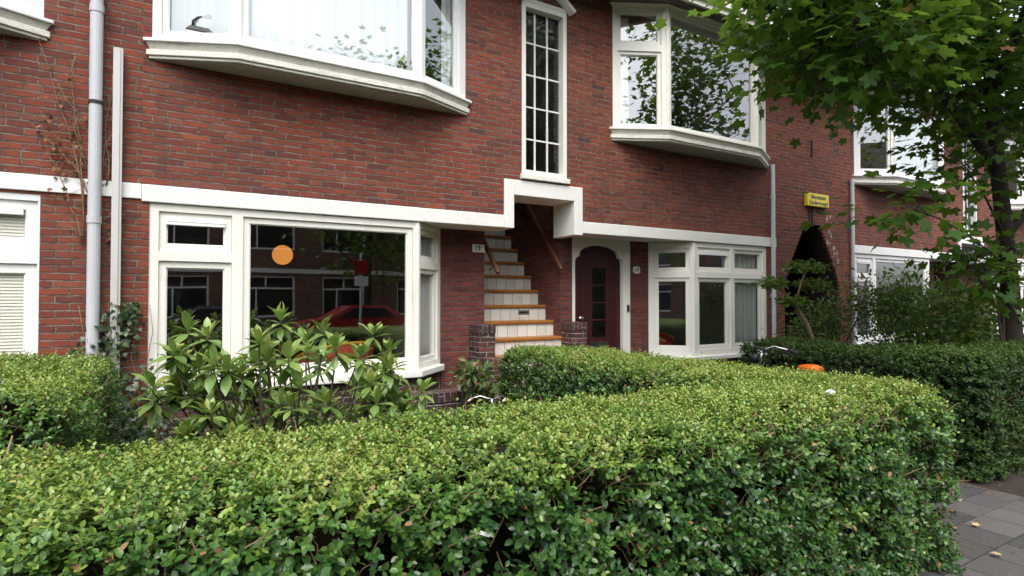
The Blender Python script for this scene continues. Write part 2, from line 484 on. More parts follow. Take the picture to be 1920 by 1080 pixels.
T_OVAL = (np.array([(0,0,0),(.29,.30,.07),(.27,.68,.06),(0,1,-.03),(-.27,.68,.06),(-.29,.30,.07)], float), [(0,1,2,3),(0,3,4,5)])
T_LONG = (np.array([(0,0,0),(.10,.18,.03),(.185,.45,.05),(.165,.72,.03),(0,1,-.10),(-.165,.72,.03),(-.185,.45,.05),(-.10,.18,.03),(0,.45,0),(0,.72,-.02)], float),
          [(0,1,2,8),(8,2,3,9),(9,3,4),(0,8,6,7),(8,9,5,6),(9,4,5)])
def maple_template():
    pts = []
    lobes = [(-112, .52), (-55, .86), (0, 1.0), (55, .86), (112, .52)]
    out = [(-150, .10)]
    for i, (a, r) in enumerate(lobes):
        out += [(a - 17, r * .72), (a - 11, r * .80), (a, r), (a + 11, r * .80), (a + 17, r * .72)]
        if i < 4:
            b = (a + lobes[i+1][0]) / 2
            out.append((b, .46 if abs(b) > 60 else .54))
    out.append((150, .10))
    vs = [(0, 0.28, 0)]
    for a, r in out:
        x, y = r * sin(radians(a)) * .66, .28 + r * cos(radians(a)) * .72
        vs.append((x, y, -.16 * (x * x + (y - .28) ** 2) - .02 * (1 if r < .5 else -1)))
    n = len(out)
    fs = [(0, i + 1, i) for i in range(1, n)]
    fs.append((0, 1, n))
    return np.array(vs, float), fs
T_MAPLE = maple_template()
T_LOBED = (np.array([(0,.05,0),(.34,0,.03),(.24,.36,.05),(.42,.52,.02),(.17,.66,.03),(0,1,-.04),(-.17,.66,.03),(-.42,.52,.02),(-.24,.36,.05),(-.34,0,.03)], float),
           [(0,1,2),(0,2,8),(0,8,9),(2,3,4),(2,4,6,8),(4,5,6),(8,6,7)])

def leaf_mesh(name, tmpl, pos, axis, nrm, size, tint, m, parent=None):
    tv, tf = tmpl
    n, k = len(pos), len(tv)
    y = unit(axis)
    z = nrm - (nrm * y).sum(1, keepdims=True) * y
    z = unit(z)
    x = np.cross(y, z)
    P = pos[:, None, :] + size[:, None, None] * (tv[None, :, 0:1] * x[:, None, :] + tv[None, :, 1:2] * y[:, None, :] + tv[None, :, 2:3] * z[:, None, :])
    P = P.reshape(-1, 3)
    if parent:
        off = np.array(world_loc(parent))
        loc = None
    else:
        lo, hi = P.min(0), P.max(0)
        off = np.array([(lo[0]+hi[0])/2, (lo[1]+hi[1])/2, lo[2]])
        loc = off
    P = P - off
    loops = np.concatenate([np.array(f) for f in tf])
    sizes = np.array([len(f) for f in tf])
    L = len(loops)
    allv = (loops[None, :] + (np.arange(n) * k)[:, None]).reshape(-1)
    tot = np.tile(sizes, n)
    start = np.concatenate([[0], np.cumsum(tot)[:-1]])
    me = bpy.data.meshes.new(name)
    me.vertices.add(len(P))
    me.vertices.foreach_set('co', P.astype(np.float32).ravel())
    me.loops.add(len(allv))
    me.loops.foreach_set('vertex_index', allv.astype(np.int32))
    me.polygons.add(len(tot))
    me.polygons.foreach_set('loop_start', start.astype(np.int32))
    me.polygons.foreach_set('loop_total', tot.astype(np.int32))
    me.update(calc_edges=True)
    a = me.attributes.new('tint', 'FLOAT', 'POINT')
    a.data.foreach_set('value', np.repeat(np.clip(tint, 0, 1), k).astype(np.float32))
    me.materials.append(m)
    o = link_mesh(name, me, parent)
    if loc is not None:
        o.location = loc
    return o

def perp(d):
    a = np.where(np.abs(d[:, 2:3]) < .9, np.array([[0., 0, 1]]), np.array([[1., 0, 0]]))
    e1 = unit(np.cross(d, a))
    return e1, np.cross(d, e1)

def vnoise(P, s, seed=0.0):
    return np.array([noise.noise(Vector((p[0]*s+seed, p[1]*s-seed, p[2]*s+2*seed))) for p in P])

class RBox:
    """rounded box: sampling points on its skin, with normals"""
    def __init__(self, x0, x1, y0, y1, z1, r=.2, z0=0.0, inset=0.0):
        self.lo = np.array([x0, y0, z0]); self.hi = np.array([x1, y1, z1]); self.r = r; self.inset = inset
    def project(self, p):
        r = self.r
        lo, hi = self.lo + [r, r, -1], self.hi - r
        c = np.clip(p, lo, hi)
        d = p - c
        return c, unit(d)
    def skin(self, dens, faces='txXyY', dens_top=None):
        lo, hi = self.lo, self.hi
        d = hi - lo
        out = []
        for fc in faces:
            dd = dens_top if (fc == 't' and dens_top) else dens
            if fc == 't':
                n = int(d[0] * d[1] * dd); p = np.column_stack([RNG.uniform(lo[0], hi[0], n), RNG.uniform(lo[1], hi[1], n), np.full(n, hi[2])])
            elif fc in 'xX':
                n = int(d[1] * d[2] * dd); p = np.column_stack([np.full(n, lo[0] if fc == 'x' else hi[0]), RNG.uniform(lo[1], hi[1], n), RNG.uniform(lo[2], hi[2], n)])
            else:
                n = int(d[0] * d[2] * dd); p = np.column_stack([RNG.uniform(lo[0], hi[0], n), np.full(n, lo[1] if fc == 'y' else hi[1]), RNG.uniform(lo[2], hi[2], n)])
            out.append(p)
        p = np.concatenate(out)
        c, n = self.project(p)
        return c + n * self.r, n
    def inside(self, p, m=0.0):
        return np.all((p > self.lo + m) & (p < self.hi - m), axis=1)
    def core(self, ins, r):
        b = MB()
        x0, y0, _ = self.lo + ins; x1, y1, z1 = self.hi - ins
        z0 = 0.06
        n = 9
        # a rounded loaf: rings of the footprint shrinking towards the top
        def ring(off, z):
            q = []
            rr = r
            for cx, cy, a0 in ((x1-rr, y1-rr, 0), (x0+rr, y1-rr, 90), (x0+rr, y0+rr, 180), (x1-rr, y0+rr, 270)):
                for t in range(5):
                    a = radians(a0 + 22.5 * t)
                    q.append((cx + (rr - off) * cos(a), cy + (rr - off) * sin(a), z))
            return q
        rings = [ring(0.04, z0), ring(0, .3 * z1), ring(0, z1 - r), ring(.3 * r, z1 - .3 * r), ring(.85 * r, z1)]
        vs = [p for q in rings for p in q]
        k = len(rings[0])
        fs = [(i*k+j, i*k+(j+1) % k, (i+1)*k+(j+1) % k, (i+1)*k+j) for i in range(len(rings)-1) for j in range(k)]
        fs += [tuple(range(k-1, -1, -1)), tuple((len(rings)-1)*k + j for j in range(k))]
        return b.add(vs, fs)

def hedge(name, label, boxes, m, dens=520, dens_top=900, size=(.026, .044), size_top=(.020, .032), faces='txXyY', lift=0.0, seed=1.0, twigs=300, cat='hedge', tb=.26, tt=.68, ins=.18):
    root = thing(name, label, cat, tuple(((boxes[0].lo + boxes[0].hi) / 2 * [1, 1, 0])))
    PP, NN = [], []
    for b in boxes:
        p, n = b.skin(dens, faces, dens_top)
        keep = np.ones(len(p), bool)
        for o in boxes:
            if o is not b:
                keep &= ~o.inside(p, .05)
        PP.append(p[keep]); NN.append(n[keep])
    P, Nn = np.concatenate(PP), np.concatenate(NN)
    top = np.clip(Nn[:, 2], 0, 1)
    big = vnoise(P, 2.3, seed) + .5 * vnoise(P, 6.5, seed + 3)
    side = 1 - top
    P = P + Nn * (big * (.035 + .045 * side))[:, None]
    P = P - Nn * (np.abs(RNG.normal(0, .035, len(P))) * (.5 + 1.3 * side))[:, None]
    P[:, 2] = np.maximum(P[:, 2], .03)
    gaps = vnoise(P, 5.0, seed + 11)
    lowz = np.clip((.35 - P[:, 2]) / .35, 0, 1)
    keep = ~((gaps > .22 - .16 * lowz) & (side > .5) & (RNG.random(len(P)) < .78))
    P, Nn, top, side, big = P[keep], Nn[keep], top[keep], side[keep], big[keep]
    n = len(P)
    stem = unit(Nn * .75 + np.array([0, 0, .55]) + RNG.normal(0, .42, (n, 3)))
    ln = RNG.uniform(.045, .10, n) * (1 - .35 * top)
    stray = RNG.random(n) < .05
    ln = np.where(stray, ln * 1.7, ln)
    e1, e2 = perp(stem)
    ang = RNG.uniform(0, 2 * pi, n)
    pos, ax, nr, sz, ti = [], [], [], [], []
    patch = vnoise(P, 1.6, seed + 20) * .22 + vnoise(P, 7.0, seed + 23) * .15
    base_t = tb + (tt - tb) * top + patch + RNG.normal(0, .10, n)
    young = RNG.random(n) < (.03 + .22 * top)
    smin = size[0] * (1 - top) + size_top[0] * top
    smax = size[1] * (1 - top) + size_top[1] * top
    K = 4
    for k in range(K):
        for sgn in (1, -1):
            a = ang + k * pi / 2
            e = e1 * np.cos(a)[:, None] + e2 * np.sin(a)[:, None]
            e = e * sgn
            d = unit(stem * (.25 + .18 * k) + e + RNG.normal(0, .22, (n, 3)))
            pos.append(P + stem * (ln * (k + .7) / K)[:, None])
            ax.append(d)
            nr.append(unit(stem + np.array([0, 0, .8]) - e * .3 + RNG.normal(0, .25, (n, 3))))
            s = RNG.uniform(0, 1, n) * (smax - smin) + smin
            sz.append(s * (1.05 - .1 * k))
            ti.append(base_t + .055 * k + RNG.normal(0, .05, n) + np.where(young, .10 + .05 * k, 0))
    t = np.concatenate(ti)
    t = np.where(RNG.random(len(t)) < .011, 1.0, np.clip(t, 0, .95))
    leaf_mesh('foliage', T_OVAL, np.concatenate(pos), np.concatenate(ax), np.concatenate(nr), np.concatenate(sz), t, m, root)
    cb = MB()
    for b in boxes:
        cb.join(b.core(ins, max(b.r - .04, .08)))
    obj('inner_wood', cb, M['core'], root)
    tw = MB()
    for b in boxes:
        p, nn = b.skin(twigs / 2, 'xXyY')
        for q, w in list(zip(p, nn)):
            if q[2] < .08 or any(o is not b and o.inside(q[None])[0] for o in boxes):
                continue
            d = Vector(tuple(w)) * random.uniform(-.1, .55) + Vector((random.gauss(0, .35), random.gauss(0, .35), random.uniform(.2, 1)))
            d.normalize()
            L = random.uniform(.06, .2)
            a = Vector(tuple(q - w * .06))
            mid = a + d * L * .5 + Vector((random.gauss(0, .012), random.gauss(0, .012), 0))
            tw.tube([a, mid, a + d * L], [.0028, .0022, .0012], 4)
    obj('twig', tw, M['twig'], root)
    return root

# ------------------------------------------------------------------ windows and walls
FY = 5.9           # facade plane
RY = 6.376         # wall of the recessed porch

def plan_map(p0, p1):
    """local (s along, n outward = -y in local, z) -> world for a window whose foot line runs p0 -> p1 (outward is to the right of that line, towards the street)"""
    a, b = Vector((p0[0], p0[1], 0)), Vector((p1[0], p1[1], 0))
    d = (b - a).normalized()
    inn = Vector((-d.y, d.x, 0))
    return (lambda q: a + d * q.x + inn * q.y + Vector((0, 0, q.z))), (b - a).length

def window_unit(frame, house, part_name, p0, p1, z0, z1, cells, mat, sash_w=.05, depth=.10, set_back=.022, glass='glass', sashes=True, frame_name='sash'):
    """frame: MB that collects the fixed frame. cells: list of (s0,s1,z0,z1[,sash_w]). Returns lists of sash MBs and pane MBs"""
    f, L = plan_map(p0, p1)
    fr = MB().holes(0, L, z0, z1, [c[:4] for c in cells], 0, depth)
    frame.join(fr.xform(f))
    ss, ps = [], []
    for c in cells:
        w = c[4] if len(c) > 4 else sash_w
        a, b, c0, c1 = c[:4]
        if w > 0:
            s = MB().holes(a + .002, b - .002, c0 + .002, c1 - .002, [(a + w, b - w, c0 + w * 1.1, c1 - w)], set_back, set_back + .05)
            # slim inner bead
            s.join(MB().holes(a + w - .001, b - w + .001, c0 + w * 1.1 - .001, c1 - w + .001, [(a + w + .010, b - w - .010, c0 + w * 1.1 + .010, c1 - w - .010)], set_back + .012, set_back + .04))
            ss.append(s.xform(f))
        y = set_back + .030
        p = MB().add([(a + w * .8, y, c0 + w * .8), (b - w * .8, y, c0 + w * .8), (b - w * .8, y, c1 - w * .8), (a + w * .8, y, c1 - w * .8)], [(0, 1, 2, 3)])
        ps.append(p.xform(f))
    return ss, ps

def offset_trap(A, B, Cc, D, o):
    """plan of a shallow bay, offset outwards by o (street is -y)"""
    return [(A[0] - o * 1.1, A[1] + .02), (A[0] - o * 1.1, A[1] - o * .55), (B[0] - o * .35, B[1] - o), (Cc[0] + o * .35, Cc[1] - o), (D[0] + o * 1.1, D[1] - o * .55), (D[0] + o * 1.1, D[1] + .02)]

def upper_bay(house, xa, xd, off, p, z0, z1, left_cells, front_cells, right_cells, mat, matold, soffit):
    A, B, Cc, D = (xa, FY), (xa + off, FY - p), (xd - off, FY - p), (xd, FY)
    fr = MB()
    ss, ps = [], []
    for (q0, q1, cells) in ((A, B, left_cells), (B, Cc, front_cells), (Cc, D, right_cells)):
        L = (Vector(q1) - Vector(q0)).length
        cs = [(c[0] * L, c[1] * L, z0 + c[2] * (z1 - z0), z0 + c[3] * (z1 - z0)) for c in cells]
        a, b = window_unit(fr, house, 'bay', q0, q1, z0, z1, cs, mat, .042)
        ss += a; ps += b
    # corner posts proud of the frame
    for q in (B, Cc):
        fr.tube([(q[0], q[1] + .012, z0 + .001), (q[0], q[1] + .012, z1 - .001)], .030, 10)
    bay = obj('bay_window', fr, mat, house)
    for s in ss: obj('sash', s, mat, bay)
    for q in ps: obj('pane', q, M['glass'], bay)
    tr = lambda o: offset_trap(A, B, Cc, D, o)
    s = MB()
    s.prism(tr(.062), z0 - .028, z0 + .002)
    obj('sill', s, mat, bay, bevel=.006)
    s = MB()
    s.prism(tr(.010), z0 - .092, z0 - .028, tr(.046))
    s.prism(tr(.040), z0 - .142, z0 - .092)
    s.prism(tr(.022), z0 - .168, z0 - .142)
    obj('sill_moulding', s, matold, bay, bevel=.005)
    s = MB().prism(tr(-.004), z0 - .174, z0 - .1685)
    obj('underside', s, soffit, bay)
    s = MB()
    s.prism(tr(.022), z1 + .001, z1 + .016)
    s.prism(tr(.045), z1 + .016, z1 + .036)
    obj('cornice', s, mat, bay, bevel=.005)
    return bay

def curtain(name, label, pts, z0, z1, m, amp=.02, wl=.09, cat='curtain', group=None):
    pts = [Vector((x, y, 0)) for x, y in pts]
    line = []
    for a, b in zip(pts[:-1], pts[1:]):
        n = max(2, int((b - a).length / .012))
        for i in range(n):
            line.append((a.lerp(b, i / n), (b - a).normalized()))
    line.append((pts[-1], (pts[-1] - pts[-2]).normalized()))
    vs, fs = [], []
    s = 0
    rows = 7
    ph = random.uniform(0, 6)
    for i, (p, d) in enumerate(line):
        nrm = Vector((-d.y, d.x, 0))
        s = i * .012
        for j in range(rows):
            t = j / (rows - 1)
            w = amp * (sin(2 * pi * s / wl + ph + .5 * sin(s * 5)) + .5 * sin(2 * pi * s / (wl * 2.3) + ph * 2 + t))
            q = p + nrm * w * (1 - .45 * t)
            vs.append((q.x, q.y, z0 + (z1 - z0) * t))
    for i in range(len(line) - 1):
        for j in range(rows - 1):
            fs.append((i*rows+j, (i+1)*rows+j, (i+1)*rows+j+1, i*rows+j+1))
    o = obj(name, MB().add(vs, fs), m, smooth=True)
    md = o.modifiers.new('cloth thickness', 'SOLIDIFY'); md.thickness = .002
    return tag(o, label, cat, group)

def room(house, x0, x1, y0, y1, z0, z1, mat=None, back=None):
    """inside of a room: floor, ceiling, side and back walls, each with thickness, open to the street"""
    t = .05
    b = MB()
    b.box(x0 - t, x0, y0, y1, z0, z1)
    b.box(x1, x1 + t, y0, y1, z0, z1)
    b.box(x0 - t, x1 + t, y1, y1 + t, z0, z1)
    b.box(x0 - t, x1 + t, y0, y1 + t, z1, z1 + t)
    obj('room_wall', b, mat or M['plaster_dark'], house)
    obj('room_floor', MB().box(x0 - t, x1 + t, y0, y1 + t, z0 - t, z0), M['floor_wood'], house)

def slit_window(house, x0, x1, z0, z1, mat, rows=5):
    fr = MB()
    cell = (.055, x1 - x0 - .055, z0 + .085, z1 - .06)
    f, L = plan_map((x0, FY + .0), (x1, FY + .0))
    fr.holes(0, L, z0 + .03, z1, [cell], -.012, .11)
    gw = (cell[1] - cell[0]) / 3
    for k in (1, 2):
        fr.box(cell[0] + gw * k - .011, cell[0] + gw * k + .011, .072, .098, cell[2], cell[3])
    gh = (cell[3] - cell[2]) / rows
    for k in range(1, rows):
        for c in range(3):
            fr.box(cell[0] + gw * c + (.011 if c else 0), cell[0] + gw * (c + 1) - (.011 if c < 2 else 0), .074, .096, cell[2] + gh * k - .010, cell[2] + gh * k + .010)
    fr.xform(f)
    w = obj('stair_window', fr, mat, house, bevel=.003)
    g = MB().add([(cell[0], .085, cell[2]), (cell[1], .085, cell[2]), (cell[1], .085, cell[3]), (cell[0], .085, cell[3])], [(0,1,2,3)]).xform(f)
    obj('pane', g, M['glass_bath'], w)
    s = MB().box(x0 - .02, x1 + .03, FY - .05, FY + .09, z0 - .035, z0 + .028)
    obj('sill', s, mat, w, bevel=.006)
    cx = (x0 + x1) / 2
    h = MB()
    h.obox((x0 - .07, FY - .045, z1 + .0), (cx, FY - .045, z1 + .30), .13, .045, (0, 0, 1))
    h.obox((x1 + .07, FY - .045, z1 + .0), (cx, FY - .045, z1 + .30), .13, .045, (0, 0, 1))
    h.prism([(x0, FY - .016), (x1, FY - .016), (x1, FY + .05), (x0, FY + .05)], z1 + .001, z1 + .05)
    obj('hood', h, mat, w)

def ground_bay_left(house, x0, xf, z0, z1, mat, split, side=True, right_dark=True):
    """flat front with an opening light left and one big pane, then a 45 degree return into the porch"""
    fr = MB()
    L = xf - x0
    zt = z0 + (z1 - z0) * .742
    zb = z0 + (z1 - z0) * .690
    cells = [(.072, split - .05, z0 + .07, zb), (.072, split - .05, zt, z1 - .065), (split + .045, L - .06, z0 + .07, z1 - .065)]
    ss, ps = window_unit(fr, house, 'g', (x0, FY + .012), (xf, FY + .012), z0, z1, cells, mat, .058)
    p1 = (xf + RY - FY - .012, RY)
    Ls = (RY - FY - .012) * sqrt(2)
    a, b = window_unit(fr, house, 'g', (xf, FY + .012), p1, z0, z1, [(.06, Ls - .09, z0 + .07, zb), (.06, Ls - .09, zt, z1 - .065)], mat, .05)
    ss += a; ps += b
    fr.tube([(xf - .004, FY + .03, z0 + .001), (xf - .004, FY + .03, z1 - .001)], .03, 10)
    w = obj('window', fr, mat, house, bevel=.003)
    for s in ss: obj('sash', s, mat, w, bevel=.003)
    for q in ps: obj('pane', q, M['glass'], w)
    sill = MB().prism([(x0 - .01, FY + .11), (x0 - .01, FY - .045), (xf + .03, FY - .045), (p1[0] + .03, RY - .065), (p1[0] - .06, RY + .02)], z0 - .07, z0 + .004)
    obj('sill', sill, mat, w, bevel=.012)
    v = MB()
    c = cells[1]
    v.box(x0 + c[0] + .055, x0 + c[1] - .055, FY + .012, FY + .040, c[3] - .115, c[3] - .062)
    v.box(x0 + c[0] + .055, x0 + c[1] - .055, FY + .008, FY + .040, c[3] - .085, c[3] - .079)
    obj('vent_grille', v, M['white'], w, bevel=.003)
    pl = MB().prism([(x0, FY + .25), (x0, FY + .03), (xf, FY + .03), (p1[0] - .01, RY + .02), (p1[0] - .01, RY + .2)], 0, z0 - .07)
    obj('plinth', pl, M['brick_plinth'], house)
    return w

def ground_bay_right(house, xb, x1, z0, z1, mat):
    """45 degree return out of the porch, then a flat front with two lights"""
    fr = MB()
    p0 = (xb - (RY - FY - .012), RY)
    Ls = (RY - FY - .012) * sqrt(2)
    zt = z0 + (z1 - z0) * .742
    zb = z0 + (z1 - z0) * .690
    cs = [(.09, Ls - .06, z0 + .09, zb), (.09, Ls - .06, zt, z1 - .09)]
    ss, ps = window_unit(fr, house, 'g', p0, (xb, FY + .012), z0, z1, cs, mat, .05)
    L = x1 - xb
    h = L / 2
    cf = []
    for a, b in ((.075, h - .035), (h + .035, L - .075)):
        cf += [(a, b, z0 + .09, zb), (a, b, zt, z1 - .07)]
    a, b = window_unit(fr, house, 'g', (xb, FY + .012), (x1, FY + .012), z0, z1, cf, mat, .055)
    ss += a; ps += b
    fr.tube([(xb + .004, FY + .03, z0 + .001), (xb + .004, FY + .03, z1 - .001)], .03, 10)
    w = obj('window', fr, mat, house, bevel=.003)
    for s in ss: obj('sash', s, mat, w, bevel=.003)
    for q in ps: obj('pane', q, M['glass'], w)
    sill = MB().prism([(p0[0] - .02, RY + .02), (p0[0] - .05, RY - .065), (xb - .03, FY - .05), (x1 + .01, FY - .05), (x1 + .01, FY + .11)], z0 - .06, z0 + .004)
    obj('sill', sill, mat, w, bevel=.012)
    v = MB()
    c = cf[1]
    v.box(xb + c[0] + .052, xb + c[1] - .052, FY + .012, FY + .040, c[3] - .110, c[3] - .058)
    obj('vent_grille', v, M['white'], w, bevel=.003)
    pl = MB().prism([(p0[0] + .01, RY + .2), (p0[0] + .01, RY + .02), (xb, FY + .03), (x1, FY + .03), (x1, FY + .25)], 0, z0 - .06)
    obj('plinth', pl, M['brick_plinth'], house)
    return w

BAND0, BAND1 = 2.39, 2.54
EAVE = 5.52

def eaves(house, x0, x1):
    b = MB()
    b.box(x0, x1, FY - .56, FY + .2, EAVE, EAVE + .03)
    obj('eaves_soffit', b, M['eaves_shade'], house)
    g = MB()
    g.box(x0, x1, FY - .60, FY - .56, EAVE - .03, EAVE + .13)
    g.box(x0, x1, FY - .64, FY - .60, EAVE + .05, EAVE + .12)
    obj('gutter', g, M['cream'], house)
    r = MB().add([(x0, FY - .60, EAVE + .131), (x1, FY - .60, EAVE + .131), (x1, FY + 3.6, EAVE + 3.6), (x0, FY + 3.6, EAVE + 3.6),
                  (x0, FY + 8, EAVE + .131), (x1, FY + 8, EAVE + .131)], [(0,1,2,3),(3,2,5,4),(0,3,4),(1,5,2),(0,4,5,1)])
    obj('roof', r, M['roof'], house)

def downpipe(house, x, y, r, z0, z1, m, collars=(), label=None, square=False):
    b = MB()
    if square:
        b.box(x - r, x + r, y - r * .8, y + r * .8, z0, z1)
        b.box(x - r * .45, x + r * .45, y - r * 1.15, y - r * .8, z0, z1 - .002)
    else:
        b.tube([(x, y, z0), (x, y, z1)], r, 16)
    for z in collars:
        b.tube([(x, y, z - .03), (x, y, z + .03)], r * 1.12, 16)
        b.box(x - .012, x + .012, y, FY, z - .012, z + .012)
    o = obj('downpipe', b, m, house, smooth=False)
    if label: o['label'] = label
    return o

def bracket_ring(pipe, x, y, z, r):
    obj('clip', MB().tube([(x, y, z - .014), (x, y, z + .014)], r, 16), M['iron'], pipe)

def frame_house(name, label, x0, x1, spec, wallm, bandm, paint, old):
    """one house of the row; spec holds the measured positions along the street"""
    H = thing(name, label, 'house', ((x0 + x1) / 2, FY, 0))
    sl = spec['slit']; op = spec['open']
    holes = [(spec['ul'][0] + .03, spec['ul'][1] - .03, 3.70, 5.49), (sl[0] + .01, sl[1] - .01, sl[2], sl[3]), (spec['ur'][0] + .03, spec['ur'][1] - .03, 3.70, 5.49), (op[0] - .03, op[1] + .03, BAND0 - .05, op[2] + .03)]
    w = MB().holes(x0, x1, BAND0 + .01, EAVE, holes, FY, FY + .26)
    # piers beside the ground floor windows
    gl0, glf, grb, gr1 = spec['gl0'], spec['glf'], spec['grb'], spec['gr1']
    w.box(x0, gl0, FY, FY + .26, 0, BAND0 + .01)
    w.box(gr1, x1, FY, FY + .26, 0, BAND0 + .01)
    obj('wall', w, wallm, H)
    # painted band, stepping up round the stair opening
    o0, o1, ot = op
    bw = .135
    pts = [(x0, BAND0), (o0, BAND0), (o0, ot), (o1, ot), (o1, BAND0 - .03), (o1 + .02, BAND0 - .03), (o1 + .02, BAND0), (spec['bend'], BAND0), (spec['bend'], BAND1), (o1 + bw, BAND1), (o1 + bw, ot + .185), (o0 - bw, ot + .185), (o0 - bw, BAND1), (x0, BAND1)]
    y0 = FY - .018
    b = MB()
    b.box(x0, o0 - bw, y0, FY + .01, BAND0, BAND1)
    b.box(o0 - bw, o0, y0, RY - .02, BAND0, ot + .185)
    b.box(o0, o1, y0, RY - .02, ot, ot + .185)
    b.box(o1, o1 + bw, y0, RY - .02, BAND0 - .03, ot + .185)
    b.box(o1 + bw, spec['bend'], y0, FY + .01, BAND0, BAND1)
    obj('band', b, bandm, H, bevel=.008)
    s = MB()
    s.box(gl0, o0 - bw - .002, FY + .012, RY + .01, BAND0 + .004, BAND0 + .10)
    s.box(o1 + bw + .002, gr1, FY + .012, RY + .01, BAND0 + .004, BAND0 + .10)
    obj('porch_ceiling', s, M['cream_band'], H)
    return H

# ------------------------------------------------------------------ the setting: ground, pavement, street
def mat_ground(name, c0, c1, scale=4, bump=.01, rough=.95):
    N = NT(name); co = N.coord()
    n1 = N.noise(scale, 8, .7, co)
    n2 = N.noise(scale * 14, 4, .7, co)
    return N.done(N.pbr(N.mix(smooth01(N, N.math('ADD', N.math('MULTIPLY', n1, .6), N.math('MULTIPLY', n2, .4)), .35, .65), c0, c1), rough, N.bump(N.math('ADD', n1, n2), bump)))
M['soil'] = mat_ground('garden soil', (0.025, 0.018, 0.012), (0.07, 0.05, 0.035), 6, .03)
M['asphalt'] = mat_ground('asphalt', (0.04, 0.04, 0.042), (0.06, 0.06, 0.06), 10, .004)
M['earth'] = mat_ground('earth', (0.05, 0.05, 0.03), (0.08, 0.08, 0.05), .3, .02)

def mat_slabs():
    N = NT('concrete paving slabs'); co = N.coord(); sp = N.node('SeparateXYZ', {0: co})
    t = .30
    vr = N.math('ADD', N.math('DIVIDE', sp.outputs[1], t), 100.2)
    row = N.math('FLOOR', vr); fv = N.math('FRACT', vr)
    ur = N.math('ADD', N.math('ADD', N.math('DIVIDE', sp.outputs[0], t), 100.0), N.math('MULTIPLY', N.math('MODULO', row, 2.0), .5))
    col = N.math('FLOOR', ur); fu = N.math('FRACT', ur)
    h = N.node('TexWhiteNoise', {'Vector': N.node('CombineXYZ', {0: col, 1: row}).outputs[0]}, noise_dimensions='2D').outputs[0]
    d = N.math('MULTIPLY', N.math('MINIMUM', N.math('MINIMUM', fu, N.math('SUBTRACT', 1., fu)), N.math('MINIMUM', fv, N.math('SUBTRACT', 1., fv))), t)
    d = N.math('ADD', d, N.math('MULTIPLY', N.math('SUBTRACT', N.noise(50, 3, .6, co), .5), .004))
    mk = smooth01(N, d, .0022, .0052)
    c = N.ramp(h, [(0, (.035, .034, .036)), (.35, (.05, .048, .048)), (.5, (.072, .069, .066)), (1, (.10, .096, .092))])
    c = N.mix(N.math('MULTIPLY', smooth01(N, N.noise(5, 7, .75, co), .45, .7), .55), c, (.07, .06, .052))
    c = N.mix(N.math('MULTIPLY', smooth01(N, N.noise(160, 2, .6, co), .55, .7), .4), c, (.25, .24, .23))
    c = N.mix(N.math('MULTIPLY', smooth01(N, N.noise(1.6, 8, .75, co), .5, .66), .5), c, (.085, .07, .055))
    c = N.mix(N.math('MULTIPLY', smooth01(N, N.noise(26, 6, .8, co), .58, .7), .5), c, (.03, .028, .025))
    c = N.mix(mk, (.03, .027, .022), c)
    return N.done(N.pbr(c, .85, N.bump(N.math('ADD', mk, N.math('MULTIPLY', N.noise(90, 4, .7, co), .4)), .004)))
M['slabs'] = mat_slabs()

struct(obj('ground', MB().box(-300, 300, -300, 300, -.30, -.14), M['earth']))
struct(obj('garden_soil', MB().box(-14, 24, 1.62, 6.6, -.13, .0), M['soil']))
struct(obj('pavement', MB().box(-30, 40, -2.2, 1.85, -.13, .004), M['slabs']))
struct(obj('path', MB().box(4.12, 5.72, 1.85, 6.6, -.12, .008), M['slabs']))
struct(obj('kerb', MB().box(-30, 40, -2.36, -2.2, -.13, .0), mat_plain('kerb stone', (.3, .3, .29), .8), bevel=.01))
struct(obj('road', MB().box(-40, 50, -8.6, -2.36, -.139, -.12), M['asphalt']))
struct(obj('far_pavement', MB().box(-30, 40, -12.0, -8.6, -.13, .0), M['slabs']))

# ------------------------------------------------------------------ centre house
spec = dict(ul=(-.156, 2.88), ur=(5.067, 8.29), slit=(3.635, 4.30, 3.06, 5.17), open=(3.523, 4.415, 2.79), gl0=-.164, glf=2.32, grb=6.622, gr1=8.29, bend=8.52)
HX0, HX1 = -.22, 8.56
house = frame_house('row_house', 'red brick row house with cream bays, dark red arched door and open tiled stair', HX0, HX1, spec, M['brick'], M['cream_band'], M['cream'], M['cream_old'])
upper_bay(house, -.156, 2.88, .66, .29, 3.81, 5.48, [(.10, .93, .03, .95)], [(.018, .982, .03, .95)], [(.07, .86, .03, .95)], M['white'], M['cream_old'], M['soffit'])
upper_bay(house, 5.067, 8.29, .68, .34, 3.83, 5.48,
          [(.09, .88, .012, .637), (.09, .88, .694, .975)], [(.02, .98, .012, .985)], [(.12, .91, .012, .637), (.12, .91, .694, .975)], M['cream'], M['cream_old'], M['soffit'])
slit_window(house, 3.635, 4.30, 3.03, 5.17, M['cream'])
ground_bay_left(house, -.164, 2.32, .77, 2.385, M['cream'], .70)
ground_bay_right(house, 6.622, 8.29, .70, 2.385, M['cream'])
eaves(house, HX0, HX1)

